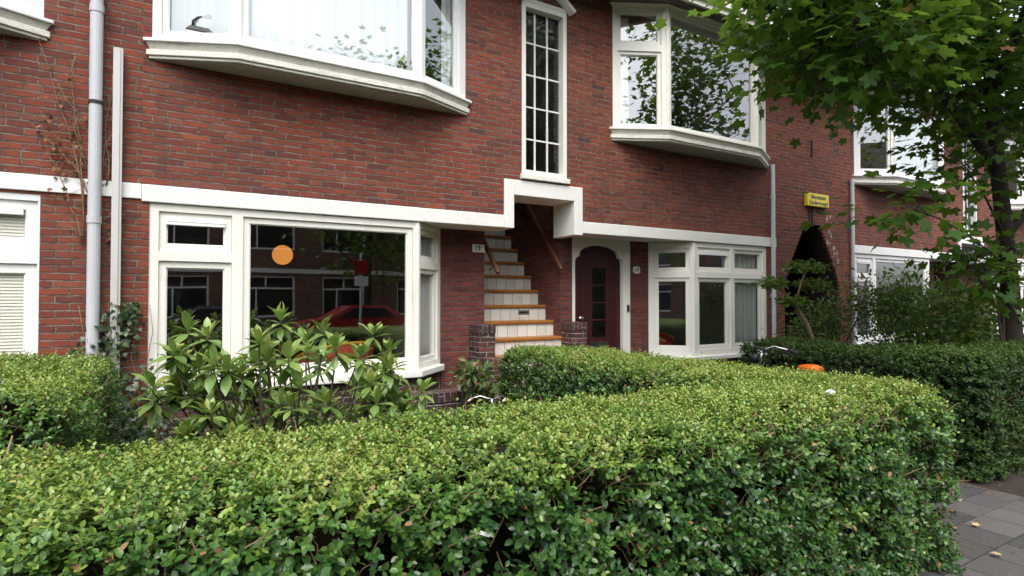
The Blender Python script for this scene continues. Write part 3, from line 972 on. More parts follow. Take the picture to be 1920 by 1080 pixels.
# porch back wall and stair well
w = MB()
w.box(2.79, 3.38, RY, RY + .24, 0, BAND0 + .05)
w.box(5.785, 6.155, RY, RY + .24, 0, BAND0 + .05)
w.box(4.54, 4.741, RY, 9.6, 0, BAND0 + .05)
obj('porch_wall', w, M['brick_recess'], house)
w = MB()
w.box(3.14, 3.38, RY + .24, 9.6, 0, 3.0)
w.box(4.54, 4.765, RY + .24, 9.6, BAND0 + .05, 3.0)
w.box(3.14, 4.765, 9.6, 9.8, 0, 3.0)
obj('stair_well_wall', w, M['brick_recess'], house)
w = MB()
w.box(3.30, 3.38, FY + .26, 9.6, 3.0, 5.5)
w.box(4.54, 4.62, FY + .26, 9.6, 3.0, 5.5)
w.box(3.30, 4.62, 9.6, 9.7, 3.0, 5.5)
w.box(3.30, 4.62, FY + .26, 9.7, 5.5, 5.56)
obj('stair_well_plaster', w, M['plaster'], house)

# stair: tiled risers with wooden treads
RUN, RISE, SY, SZ = .19, .209, 5.56, .212
NST = 15
rs = MB()
for k in range(NST):
    y = SY + RUN * k
    rs.box(3.382, 4.538, y + .028, y + RUN + .028 + (1.2 if k == NST - 1 else 0), SZ + RISE * (k - 1) if k else 0, SZ + RISE * k - .041)
stair = obj('stair', rs, M['tiles'], house)
for k in range(NST):
    y = SY + RUN * k
    obj('tread', MB().box(3.384, 4.536, y, y + RUN + .03, SZ + RISE * k - .040, SZ + RISE * k), M['wood'], stair, bevel=.008)
ms = MB().holes(3.97, 4.13, 1.335, 1.395, [(3.99, 4.11, 1.352, 1.378)], 6.51 + .010, 6.51 + .026)
obj('letter_slot', ms, M['chrome'], stair)
obj('letter_flap', MB().box(3.991, 4.109, 6.51 + .020, 6.51 + .027, 1.353, 1.377), M['black'], stair)
def stair_pier(x0, x1):
    for (a, b, z) in ((6.09, RY - .002, 1.235), (5.83, 6.088, .85), (5.56, 5.828, .46)):
        p = obj('stair_pier', MB().box(x0, x1, a, b, 0, z - .105), M['brick_plinth'], house)
        obj('coping', MB().box(x0 - .006, x1 + .006, a - .006, b, z - .104, z), M['soldier'], p, bevel=.004)
stair_pier(3.17, 3.378)
stair_pier(4.542, 4.77)
for a, b in (((4.47, 6.24, 1.93), (4.47, 7.35, 3.20)), ((3.45, 6.14, 1.86), (3.45, 7.1, 2.92))):
    hr = MB().obox(a, b, .045, .055)
    h_ = obj('handrail', hr, M['handrail'], house, bevel=.012)
    for t in (.12, .85):
        br = MB()
        p = Vector(a).lerp(Vector(b), t)
        wx = 4.541 if a[0] > 4 else 3.379
        br.tube([p - Vector((0, 0, .02)), (p.x + (wx - p.x) * .5, p.y, p.z - .07), (wx, p.y, p.z - .07)], .008, 6)
        obj('bracket', br, M['iron'], h_)

# front door with its shaped frame
DX0, DX1, DC = 4.762, 5.785, 5.216
hw = .432
fr = MB()
fr.box(DX0 - .02, DC - hw, RY - .012, RY + .09, .14, BAND0 + .003)
fr.box(DC + hw, DX1, RY - .012, RY + .09, .14, BAND0 + .003)
def arch_z(t):
    t = abs(t)
    if t > .35:
        return 2.06 + .085 * sqrt(max(0, 1 - ((t - .35) / .0825) ** 2)) * .9
    return 2.195 + .105 * (1 - (t / .35) ** 2) ** .7
NS = 60
for i in range(NS):
    a, b = DC - hw + 2 * hw * i / NS, DC - hw + 2 * hw * (i + 1) / NS
    za, zb = arch_z(a - DC + .0005), arch_z(b - DC - .0005)
    zt = BAND0 + .003
    fr.add([(a, RY - .012, za), (b, RY - .012, zb), (b, RY - .012, zt), (a, RY - .012, zt), (a, RY + .09, za), (b, RY + .09, zb)], [(0,1,2,3), (0,4,5,1)])
obj('door_frame', fr, M['cream'], house)
dl = MB()
dl.holes(DC - hw - .015, DC + hw + .02, .15, 2.34, [(5.13, 5.375, 1.0, 1.985), (5.10, 5.40, .855, .925)], RY + .05, RY + .10)
for k in range(1, 4):
    z = 1.0 + .985 * k / 4
    dl.box(5.131, 5.374, RY + .055, RY + .09, z - .012, z + .012)
for x in (4.93, 5.03, 5.46, 5.55):
    dl.box(x - .004, x + .004, RY + .044, RY + .0499, .5, 2.2)
dl.box(DC - hw, DC + hw, RY + .035, RY + .0499, .16, .36)
door = obj('door', dl, M['door_red'], house, bevel=.003)
obj('door_pane', MB().add([(5.131, RY + .07, 1.0), (5.374, RY + .07, 1.0), (5.374, RY + .07, 1.985), (5.131, RY + .07, 1.985)], [(0,1,2,3)]), M['glass_bath'], door)
lb = MB().holes(5.085, 5.415, .84, .94, [(5.12, 5.38, .868, .912)], RY + .036, RY + .05)
lb.box(5.121, 5.379, RY + .042, RY + .055, .869, .911)
obj('letterbox', lb, M['chrome'], door, bevel=.003)
kn = MB().tube([(4.885, RY + .05, 1.28), (4.885, RY + .0, 1.28)], .012, 10)
kn.sphere((4.885, RY - .015, 1.28), .032, 14, 10, (1.3, .7, .8))
obj('door_knob', kn, M['chrome'], door, smooth=True)
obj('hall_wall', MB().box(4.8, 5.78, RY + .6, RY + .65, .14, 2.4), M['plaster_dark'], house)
obj('doorstep', MB().box(4.77, 5.80, RY - .30, RY + .05, 0, .14), mat_plain('step stone', (.16, .15, .14), .8), house, bevel=.01)
be = MB().box(5.722, 5.758, RY - .030, RY - .0125, 1.36, 1.46)
be.sphere((5.74, RY - .034, 1.41), .009, 8, 6)
obj('doorbell', be, M['black'], house)

# rooms behind the windows
room(house, -.15, 2.75, RY + .02, 10.2, .45, 2.5)
room(house, 6.2, 8.25, RY + .02, 10.2, .45, 2.5)
room(house, -.14, 2.86, FY + .27, 9.5, 3.2, 5.48, M['plaster'])
room(house, 5.1, 8.26, FY + .27, 9.5, 3.2, 5.48)
pipe = downpipe(house, 8.384, FY - .055, .034, .02, 3.72, M['zinc'], (1.6, 3.2), 'slim grey downpipe below the bay')
pipe = downpipe(house, -.545 + .0, FY - .075, .046, .02, EAVE, M['zinc'], (2.20, 3.95), 'thick pale grey downpipe by the ivy')
bracket_ring(pipe, -.545, FY - .075, 3.17, .052)
downpipe(house, -.395, FY - .05, .034, .02, 3.66, M['alu'], (), 'square aluminium pipe with a cut off top', square=True)

# iron wall anchors
def anchor(h, x, z0, z1):
    b = MB().obox((x, FY - .012, z0), (x, FY - .012, z1), .022, .02, (0, 1, 0))
    b.tube([(x, FY + .02, (z0 + z1) / 2), (x, FY - .03, (z0 + z1) / 2)], .014, 8)
    b.box(x - .03, x + .03, FY - .02, FY - .002, z0 + .06, z0 + .075)
    obj('wall_anchor', b, M['iron'], h)

# ------------------------------------------------------------------ passage section
PX0, PX1 = 8.56, 10.72
ph = thing('passage_house', 'brick house front with a dark stepped pointed passage arch', 'house', ((PX0 + PX1) / 2, FY, 0))
AC = 9.55
steps = []
hc = .0645
zs = [1.74 + hc * i for i in range(18)]
holes = [(AC - .80, AC + .80, -1, 1.74)]
for i, z in enumerate(zs[:-1]):
    t = (z + hc * .5 - 1.74) / 1.10
    hw_ = .80 - .60 * t ** 1.25
    holes.append((AC - hw_, AC + hw_, z, z + hc + 1e-4))
w = MB().holes(PX0, PX1, 0, EAVE, holes, FY, FY + .04)
obj('wall', w, M['brick'], ph)
obj('arch_shade_lining', MB().holes(AC - .94, AC + .94, 0, 3.0, holes, FY + .041, FY + .30), M['shade_painted'], ph)  # added dark layer, carries the passage shade onto the arch reveals
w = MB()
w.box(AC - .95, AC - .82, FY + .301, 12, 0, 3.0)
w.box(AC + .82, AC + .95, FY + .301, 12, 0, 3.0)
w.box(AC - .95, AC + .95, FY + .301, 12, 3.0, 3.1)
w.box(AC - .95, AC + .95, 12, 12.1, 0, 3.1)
obj('passage_wall', w, M['shade_painted'], ph)
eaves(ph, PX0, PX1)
anchor(ph, 9.53, 3.99, 4.29)
for x in (9.45, 9.53):
    obj('iron_strap', MB().box(x - .014, x + .014, FY - .022, FY - .002, 2.80, 3.10), M['iron'], ph)
obj('iron_hinge', MB().box(AC - .90, AC - .78, FY - .03, FY + .02, 1.86, 1.92), M['iron'], ph)
downpipe(ph, 10.69, FY - .055, .034, .02, 3.74, M['zinc'], (1.7, 3.3), 'slim grey downpipe ending below the next bay')

# whitewash marks on the bricks by the arch
N = NT('chalk smear'); M['chalk'] = N.done(N.pbr((.40, .36, .33), .9))
random.seed(5)
for k in range(12):
    t = k / 12
    x = 10.02 + .10 * sin(t * 9) + random.gauss(0, .04) + .22 * t
    z = 3.00 - .82 * t + random.gauss(0, .03)
    n = 14
    rx, rz = random.uniform(.015, .04), random.uniform(.02, .065)
    poly = [(x + rx * random.uniform(.35, 1.3) * cos(2 * pi * i / n), z + rz * random.uniform(.35, 1.3) * sin(2 * pi * i / n)) for i in range(n)]
    obj('whitewash_mark', MB().add([(p[0], FY - .003, p[1]) for p in poly] + [(p[0], FY + .001, p[1]) for p in poly], [tuple(range(n))] + [((i + 1) % n, i, n + i, n + (i + 1) % n) for i in range(n)]), M['chalk'], ph)

# ------------------------------------------------------------------ right hand house
spec2 = dict(ul=(10.86, 14.15), ur=(16.85, 20.1), slit=(15.22, 15.88, 3.06, 5.17), open=(15.09, 16.08, 2.78), gl0=10.84, glf=13.65, grb=18.4, gr1=20.1, bend=20.4)
h2 = frame_house('row_house', 'red brick row house with white bays standing behind the maple tree', 10.725, 20.4, spec2, M['brick'], M['white_band'], M['white'], M['white'])
upper_bay(h2, 10.86, 14.15, .72, .36, 3.83, 5.48, [(.12, .90, .05, .95)], [(.02, .98, .03, .95)], [(.08, .88, .03, .95)], M['white'], M['cream_old'], M['soffit'])
upper_bay(h2, 16.85, 20.1, .7, .34, 3.83, 5.48, [(.1, .9, .03, .95)], [(.02, .98, .03, .95)], [(.1, .9, .03, .95)], M['white'], M['cream_old'], M['soffit'])
slit_window(h2, 15.22, 15.88, 3.03, 5.17, M['white'])
ground_bay_left(h2, 10.84, 13.65, .72, 2.385, M['white'], .70)
ground_bay_right(h2, 18.4, 20.1, .70, 2.385, M['white'])
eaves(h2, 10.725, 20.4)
w = MB()
w.box(14.1, 14.95, RY, RY + .24, 0, BAND0 + .05)
w.box(16.2, 17.95, RY, RY + .24, 0, BAND0 + .05)
w.box(14.71, 14.95, RY + .24, 9.0, 0, 3.0)
w.box(16.2, 16.4, RY + .24, 9.0, 0, 5.5)
w.box(14.71, 16.4, 9.0, 9.2, 0, 5.5)
obj('porch_wall', w, M['brick_recess'], h2)
room(h2, 10.86, 13.9, RY + .02, 10.2, .45, 2.5)
room(h2, 10.9, 14.1, FY + .27, 9.5, 3.2, 5.48)
room(h2, 16.9, 20.0, FY + .27, 9.5, 3.2, 5.48)
room(h2, 18.4, 20.0, FY + .5, 9.5, .45, 2.5)

# ------------------------------------------------------------------ left hand house
h0 = thing('row_house', 'red brick row house with pure white window frames left of the downpipe', 'house', (-4.2, FY, 0))
LX0, LX1 = -8.0, HX0 - .0004
w = MB().holes(LX0, LX1, 0, EAVE, [(-3.9, -.905, .55, BAND0), (-4.3, -.93, 3.66, 5.49)], FY, FY + .26)
obj('wall', w, M['brick'], h0)
obj('band', MB().box(LX0, LX1 - .001, FY - .018, FY + .01, BAND0 + .02, BAND1), M['white_band'], h0, bevel=.006)
upper_bay(h0, -4.3, -.90, .7, .30, 3.80, 5.48, [(.1, .9, .03, .95)], [(.02, .98, .03, .95)], [(.06, .80, .03, .95)], M['white'], M['cream_old'], M['soffit'])
fr = MB()
z0, z1 = .62, BAND0 + .015
cs = [(.07, .62, z0 + .08, 1.83), (.07, .62, 1.94, z1 - .07), (.72, 2.24, z0 + .08, z1 - .07), (2.32, 2.98, z0 + .08, 1.83), (2.32, 2.98, 1.94, z1 - .07)]
ss, ps = window_unit(fr, h0, 'g', (-3.9, FY + .010), (-.853, FY + .010), z0, z1, cs, M['white'], .075)
wn = obj('window', fr, M['white'], h0, bevel=.003)
for s in ss: obj('sash', s, M['white'], wn, bevel=.003)
for q in ps: obj('pane', q, M['glass_clear'], wn)
obj('sill', MB().box(-3.93, -.82, FY - .05, FY + .1, z0 - .07, z0 - .001), M['white'], wn, bevel=.01)
obj('vent_grille', MB().box(-1.50, -1.01, FY + .006, FY + .032, z1 - .19, z1 - .135), M['white'], wn, bevel=.003)
room(h0, -3.9, -.92, FY + .27, 9.5, .45, 2.5)
room(h0, -4.25, -.95, FY + .27, 9.5, 3.2, 5.48, M['plaster'])
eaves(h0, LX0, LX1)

# ------------------------------------------------------------------ signs and number plates
def text_mb(txt, size, depth=.002):
    cu = bpy.data.curves.new('lettering', 'FONT')
    cu.body = txt
    cu.size = size
    cu.extrude = depth
    cu.offset = size * .018
    cu.align_x = 'CENTER'
    cu.align_y = 'CENTER'
    cu.space_line = .95
    o = bpy.data.objects.new('lettering', cu)
    C.objects.link(o)
    dg = bpy.context.evaluated_depsgraph_get()
    me = bpy.data.meshes.new_from_object(o.evaluated_get(dg))
    b = MB().add([v.co[:] for v in me.vertices], [tuple(p.vertices) for p in me.polygons])
    C.objects.unlink(o)
    bpy.data.objects.remove(o)
    bpy.data.meshes.remove(me)
    return b
def lettering(txt, size, x, y, z, m, parent, bold=0.0, sx=1.0):
    b = text_mb(txt, size)
    b.xform(lambda p: Vector((x + p.x * sx, y - p.z, z + p.y)))
    return obj('lettering', b, m, parent)

M['yellow'] = mat_plain('yellow enamel', (.78, .62, .02), .35, .06, 5)
M['enamel'] = mat_plain('white enamel', (.72, .71, .66), .3, .08, 10)
M['ink'] = mat_plain('black enamel', (.02, .02, .02), .4, .1)
sg = thing('sign', 'yellow wall sign with two lines of black text above the passage arch', 'sign', (9.62, FY, 3.135))
obj('sign_plate', MB().box(9.306, 9.931, FY - .07, FY - .002, 3.135, 3.36), M['yellow'], sg, bevel=.012)
lettering('Binnentuin', .105, 9.62, FY - .0705, 3.295, M['ink'], sg)
lettering('Kindervreugd', .098, 9.62, FY - .0705, 3.198, M['ink'], sg)
n1 = thing('number_plate', 'small white plate reading 19 1 on the brick left of the stair', 'number plate', (3.297, RY, 2.12))
obj('plate', MB().box(3.205, 3.388 - .012, RY - .022, RY - .001, 2.125, 2.225), M['enamel'], n1, bevel=.006)
lettering('19', .088, 3.272, RY - .0225, 2.173, M['ink'], n1)
lettering('1', .045, 3.345, RY - .0225, 2.193, M['ink'], n1)
n2 = thing('number_plate', 'small eight sided white plate reading 19 on the pier right of the red door', 'number plate', (5.91, RY, 1.92))
cxn, czn = 5.912, 1.972
oc = [(-.062, -.03), (-.04, -.052), (.04, -.052), (.062, -.03), (.062, .03), (.04, .052), (-.04, .052), (-.062, .03)]
b = MB().add([(cxn + a, RY - .02, czn + c) for a, c in oc] + [(cxn + a, RY - .001, czn + c) for a, c in oc], [tuple(range(8))] + [((i + 1) % 8, i, 8 + i, 8 + (i + 1) % 8) for i in range(8)])
obj('plate', b, M['enamel'], n2)
lettering('19', .075, cxn, RY - .0205, czn, M['ink'], n2)

# ------------------------------------------------------------------ inside: curtains, lamps, chair
curtain('curtain', 'long sheer white curtain filling the wide upper window left of the stair window', [(.62, FY - .16), (2.12, FY - .16)], 3.82, 5.4, M['sheer'], .010, .13)
curtain('curtain', 'pale curtain behind the desk lamp in the left side of the upper bay', [(-.02, FY + .10), (.46, FY - .07)], 3.82, 5.4, M['curtain_pale'], .018, .16)
curtain('curtain', 'narrow white curtain in the right side of the upper bay with the sheer curtain', [(2.58, FY - .02), (2.80, FY + .10)], 3.82, 5.4, M['sheer'], .014, .10)
curtain('curtain', 'narrow white curtain strip at the left edge of the upper right bay', [(5.14, FY + .05), (5.33, FY - .03)], 3.84, 5.36, M['sheer'], .014, .06)
curtain('curtain', 'grey green curtain in the small ground floor window beside the slim downpipe', [(7.50, FY + .125), (8.16, FY + .125)], .72, 2.35, M['curtain'], .022, .10)
curtain('curtain', 'pale curtain behind the narrow angled pane beside the porch', [(2.40, FY + .24), (2.72, FY + .52)], .80, 2.35, M['sheer'], .012, .07)
curtain('curtain', 'white curtain in the wide upper bay window of the house behind the maple', [(11.7, FY - .2), (13.4, FY - .2)], 3.86, 5.3, M['sheer'], .012, .14)
curtain('curtain', 'white curtain in the upper bay of the house left of the downpipe', [(-3.5, FY - .14), (-1.62, FY - .14), (-1.0, FY + .10)], 3.82, 5.4, M['sheer'], .012, .14)
# venetian blind of the left house
bl = MB().box(-1.56, -.90, FY + .088, FY + .091, .69, 2.37)
for k in range(66):
    z = .70 + k * .0255
    bl.add([(-1.56, FY + .063, z), (-.90, FY + .063, z), (-.90, FY + .071, z + .027), (-1.56, FY + .071, z + .027), (-1.56, FY + .065, z - .0012), (-.90, FY + .065, z - .0012), (-.90, FY + .073, z + .0268), (-1.56, FY + .073, z + .0268)],
           [(0,1,2,3), (7,6,5,4), (0,4,5,1), (2,6,7,3)])
for x in (-1.45, -1.02):
    bl.tube([(x, FY + .072, .68), (x, FY + .072, 2.4)], .0015, 4)
tag(obj('blind', bl, M['blind']), 'cream slatted blind behind the left most ground floor window', 'blind')

lx, ly, lz = 1.10, 7.0, 2.05
lamp = thing('pendant_lamp', 'round orange pendant lamp glowing behind the big ground floor window', 'lamp', (lx, ly, lz - .12))
N = NT('lit paper shade')
em = N.node('Emission', {'Color': (1.0, .36, .075), 'Strength': .36}).outputs[0]
df = N.node('BsdfDiffuse', {'Color': (.5, .25, .1)}).outputs[0]
M['lampshade'] = N.done(N.node('AddShader', {0: em, 1: df}).outputs[0])
obj('lamp_shade', MB().sphere((lx, ly, lz), .112, 28, 18), M['lampshade'], lamp, smooth=True)
obj('cord', MB().tube([(lx, ly, lz + .11), (lx, ly, 2.5)], .004, 6), M['ink'], lamp)

M['orange_fab'] = mat_plain('orange red upholstery', (.36, .04, .015), .7, .15, 20)
M['yellow_trim'] = mat_plain('yellow piping', (.6, .33, .04), .5)
def tub_chair(cx, cy, z, label, m, sc=1.0, rot=0):
    t = thing('armchair', label, 'chair', (cx, cy, z), rot)
    b, e = MB(), MB()
    n = 22
    ring = []
    for k in range(n + 1):
        a = radians(200 - 220 * k / n)      # wraps round the seat, open towards -y... local +y is the back
        top = .78 - .22 * (abs(k - n / 2) / (n / 2)) ** 2
        ring.append((cos(a), sin(a), top))
    vs, fs = [], []
    for (c, s_, tp) in ring:
        for r, zz in ((.30, .18), (.38, .45), (.45, tp), (.40, tp + .02), (.33, .45), (.27, .20)):
            vs.append((c * r * sc, s_ * r * sc, zz * sc))
    for k in range(n):
        for j in range(6):
            j2 = (j + 1) % 6
            fs.append((k*6+j, (k+1)*6+j, (k+1)*6+j2, k*6+j2))
    fs += [tuple(range(5, -1, -1)), tuple(n*6 + j for j in range(6))]
    b.add(vs, fs)
    obj('backrest', b, m, t, local=True, smooth=True)
    e.tube([(c * .425 * sc, s_ * .425 * sc, (tp + .02) * sc) for c, s_, tp in ring], .018 * sc, 8)
    obj('piping', e, M['yellow_trim'], t, local=True, smooth=True)
    obj('seat', MB().prism([(.31 * sc * cos(a), .31 * sc * sin(a)) for a in [2 * pi * i / 24 for i in range(24)]], .22 * sc, .40 * sc), m, t, local=True, bevel=.03)
    for a in (45, 135, 225, 315):
        obj('leg', MB().tube([(.22 * sc * cos(radians(a)), .22 * sc * sin(radians(a)), .2 * sc), (.26 * sc * cos(radians(a)), .26 * sc * sin(radians(a)), 0)], .015, 8), M['wood'], t, local=True)
    return t
tub_chair(1.62, 6.80, .22, 'orange red tub armchair with yellow piping behind the big ground floor window', M['orange_fab'], 1.05, radians(200))
M['red_seat'] = mat_plain('red plastic', (.4, .012, .012), .35)
tub_chair(6.85, 6.75, .45, 'dark red chair behind the angled window right of the front door', M['red_seat'], .75, radians(30))

# box and desk lamp on the sill upstairs
bx = MB().box(.10, .31, 5.76, 5.84, 3.812, 3.915)
M['carton'] = mat_plain('white carton', (.75, .75, .74), .6, .05)
tag(obj('box', bx, M['carton'], bevel=.004), 'white box on the sill of the upper left window', 'box')
dlm = thing('desk_lamp', 'black desk lamp lying on the white box behind the upper left window', 'lamp', (.19, 5.80, 3.916))
obj('lamp_base', MB().prism([(.09, 5.75), (.35, 5.75), (.33, 5.84), (.10, 5.84)], 3.917, 3.965, [(.13, 5.77), (.28, 5.77), (.27, 5.82), (.15, 5.82)]), M['black'], dlm, bevel=.006)
obj('lamp_arm', MB().tube([(.15, 5.80, 3.965), (.15, 5.80, 4.015), (.19, 5.80, 4.055), (.25, 5.80, 4.075)], .010, 8), M['black'], dlm, smooth=True)
obj('lamp_head', MB().tube([(.24, 5.80, 4.07), (.275, 5.80, 4.085), (.30, 5.80, 4.08)], [.013, .021, .016], 10), M['black'], dlm, smooth=True)
hp = thing('houseplant', 'small green houseplant on the sill at the right of the sheer curtain', 'plant', (2.06, FY - .225, 3.812))
obj('pot', MB().tube([(2.06, FY - .225, 3.812), (2.06, FY - .225, 3.88)], [.032, .042], 14), M['enamel'], hp)
rs = np.random.default_rng(77)
P = np.array([2.06, FY - .225, 3.96]) + rs.normal(0, 1, (60, 3)) * [.05, .025, .06]
leaf_mesh('foliage', T_OVAL, P, rs.normal(0, .6, P.shape) + [0, 0, .4], rs.normal(0, .4, P.shape) + [0, -.6, .6], rs.uniform(.04, .07, 60), rs.uniform(.2, .8, 60), M['shrub'], hp)
# ------------------------------------------------------------------ hedges
boxF = RBox(-2.6, 4.02, 1.60, 2.58, 1.0, .19)
boxR = RBox(3.06, 3.95, 2.2, 5.45, 1.0, .18)
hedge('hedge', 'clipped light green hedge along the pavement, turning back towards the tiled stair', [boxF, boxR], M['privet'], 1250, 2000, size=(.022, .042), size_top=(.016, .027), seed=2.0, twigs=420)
boxL = RBox(-1.75, -.38, 3.15, 5.5, 1.09, .15)
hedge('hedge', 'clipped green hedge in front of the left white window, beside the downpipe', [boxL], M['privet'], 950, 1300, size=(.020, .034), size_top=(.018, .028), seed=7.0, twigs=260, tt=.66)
boxP = RBox(5.80, 6.62, 2.12, 4.55, 1.03, .16)
boxS = RBox(5.80, 13.5, 2.12, 2.86, 1.03, .16)
hedge('hedge', 'dark green hedge beside the path to the right of the bicycle', [boxP, boxS], M['yew'], 620, 760, size=(.026, .042), size_top=(.024, .036), seed=13.0, twigs=160, tb=.35, tt=.62)
boxT = RBox(8.9, 14.6, 4.75, 5.35, .72, .16)
hedge('hedge', 'low dark hedge under the ground floor window of the house behind the maple', [boxT], M['yew'], 380, 450, size=(.03, .05), size_top=(.03, .045), seed=17.0, twigs=60, tb=.3, tt=.5)

hl = [o for o in C.objects if o.get('label', '').startswith('clipped green hedge in front of the left')][0]
b = MB()
for e in ((-.62, 3.08, .95), (-.56, 3.02, .93), (-.66, 3.06, .86), (-.55, 3.08, .99)):
    b.tube([(-.585, 3.12, .55), (-.59, 3.07, .78), ((-.59 + e[0]) / 2, (3.07 + e[1]) / 2, (.8 + e[2]) / 2), e], [.012, .010, .007, .003], 6)
obj('dead_branch', b, M['twig'], hl, smooth=True)
random.seed(21)
# ------------------------------------------------------------------ trees
def grow(nodes, parents, targets):
    """connect every target to the nearest node so far by a bent twig of two segments"""
    N_ = [np.array(p, float) for p in nodes]
    par = list(parents)
    ends = []
    for t in targets:
        A = np.array(N_)
        d = np.linalg.norm(A - t, axis=1) + .35 * np.maximum(0, A[:, 2] - t[2])
        i = int(np.argmin(d))
        m = (A[i] + t) / 2 + np.array([0, 0, .12 * np.linalg.norm(t - A[i])]) + RNG.normal(0, .03, 3)
        N_.append(m); par.append(i)
        N_.append(np.array(t)); par.append(len(N_) - 2)
        ends.append(len(N_) - 1)
    return N_, par, ends

def tree(name, label, trunk_pts, limbs, crowns, n, leaf, per, m, tmpl, group=None, seed=1, trunk_r=.17, spread=.26, droop=.35, outer=.55, keep=None):
    root = thing(name, label, 'tree', tuple(trunk_pts[0]), 0, group)
    rs = np.random.default_rng(seed)
    tg = []
    vol = np.array([c[3] * c[4] * c[5] for c in crowns]); vol = vol ** .8 / (vol ** .8).sum()
    for c, k in zip(crowns, np.maximum((vol * n).astype(int), 6)):
        q = unit(rs.normal(0, 1, (k, 3))) * (rs.random((k, 1)) ** outer)
        tg.append(np.array(c[:3]) + q * np.array(c[3:6]))
    tg = np.concatenate(tg)
    if keep is not None:
        tg = tg[keep(tg)]
    nodes = [np.array(p, float) for p in trunk_pts]
    par = [-1] + list(range(len(trunk_pts) - 1))
    for at, pts in limbs:
        last = at
        for p in pts:
            nodes.append(np.array(p, float)); par.append(last); last = len(nodes) - 1
    nb = len(nodes)
    ref = nodes[len(trunk_pts) - 1]
    dist = np.min(np.linalg.norm(tg[:, None] - np.array(nodes)[None], axis=2), axis=1)
    tg = tg[np.argsort(dist)]
    nodes, par, ends = grow(nodes, par, tg)
    w = np.zeros(len(nodes))
    for e in ends: w[e] = 1
    for i in range(len(nodes) - 1, 0, -1):
        if par[i] >= 0: w[par[i]] += w[i]
    rad = np.minimum(.05, np.maximum(.0036, .0034 * np.sqrt(np.maximum(w, 1))))
    tr = MB(); br = MB()
    nt = len(trunk_pts)
    trad = [trunk_r * (1.35 if i == 0 else 1.1 if i == 1 else 1) * (1 - .6 * i / (nt - 1)) for i in range(nt)]
    tr.tube(trunk_pts, trad, 14)
    obj('trunk', tr, M['bark'], root, smooth=True)
    for i in range(1, len(nodes)):
        if i < nt: continue
        p = par[i]
        r0 = min(rad[p], rad[i] * 1.6) if p >= nt else min(rad[i] * 1.4, trunk_r * .6)
        br.tube([nodes[p], nodes[i]], [r0, rad[i]], 6 if rad[i] > .02 else 4, cap=False)
    obj('branch', br, M['bark'], root, smooth=True)
    E_ = np.array([nodes[e] for e in ends])
    D_ = unit(np.array([nodes[e] - nodes[par[par[e]]] for e in ends]))
    pos = np.repeat(E_, per, 0); dr = np.repeat(D_, per, 0)
    k = len(pos)
    off = rs.normal(0, 1, (k, 3)) * np.array([spread, spread, spread * .55])
    ax = unit(unit(off) * 1.0 + dr * .5 + np.array([0, 0, -droop]) + rs.normal(0, .2, (k, 3)))
    nr = unit(np.array([0, 0, 1.]) + rs.normal(0, .30, (k, 3)) + ax * .3)
    sz = leaf * rs.uniform(.62, 1.12, k)
    tint = np.clip(.42 + vnoise(pos, .9, seed) * .35 + rs.normal(0, .17, k), 0, .97)
    tint = np.where(rs.random(k) < .004, 1.0, tint)
    leaf_mesh('crown', tmpl, pos + off, ax, nr, sz, tint, m, root)
    return root

trunk = [(9.0, 2.98, 0), (8.97, 2.98, .8), (8.9, 2.97, 1.6), (8.72, 2.95, 2.3), (8.45, 2.92, 3.1), (8.25, 2.9, 3.9), (8.15, 2.9, 4.8), (8.1, 2.9, 6.0)]
limbs = [(3, [(8.0, 2.9, 2.75), (7.2, 2.8, 3.0), (6.4, 2.75, 3.15)]), (4, [(7.7, 3.0, 3.6), (6.8, 3.0, 4.0), (5.9, 3.0, 4.2), (5.0, 3.0, 4.1)]),
         (3, [(9.1, 2.6, 3.0), (9.4, 2.3, 3.9), (9.8, 2.0, 5.0)]), (5, [(7.6, 2.3, 4.7), (7.0, 1.7, 5.4), (6.4, 1.2, 6.0)]),
         (5, [(8.5, 3.6, 4.6), (9.0, 4.2, 5.4)]), (2, [(8.3, 2.9, 2.05), (7.6, 2.85, 2.2), (6.8, 2.8, 2.35), (6.1, 2.75, 2.40)]),
         (2, [(8.6, 3.1, 1.75), (8.2, 3.15, 1.8)])]
crowns = [(5.35, 2.95, 3.88, 1.2, .9, .55), (4.75, 2.8, 4.2, .85, .7, .6), (8.0, 3.0, 3.05, .75, .5, .4), (6.8, 2.9, 4.3, 1.5, 1.1, .75), (8.3, 2.9, 4.4, 2.0, 1.6, 1.2),
          (7.6, 2.2, 6.3, 3.0, 2.4, 1.2), (9.6, 2.6, 3.9, 1.2, 1.0, .8), (5.95, 2.75, 2.40, .5, .25, .08), (5.9, 3.0, 4.7, 1.2, .9, .8), (5.0, 2.9, 3.55, .7, .5, .28), (4.7, 2.95, 4.15, .6, .5, .45), (4.9, 2.95, 4.5, .6, .5, .45)]
tree('maple_tree', 'large maple tree with a dark leaning trunk behind the dark hedge', trunk, limbs, crowns, 860, .165, 14, M['maple'], T_MAPLE, seed=5, trunk_r=.118)

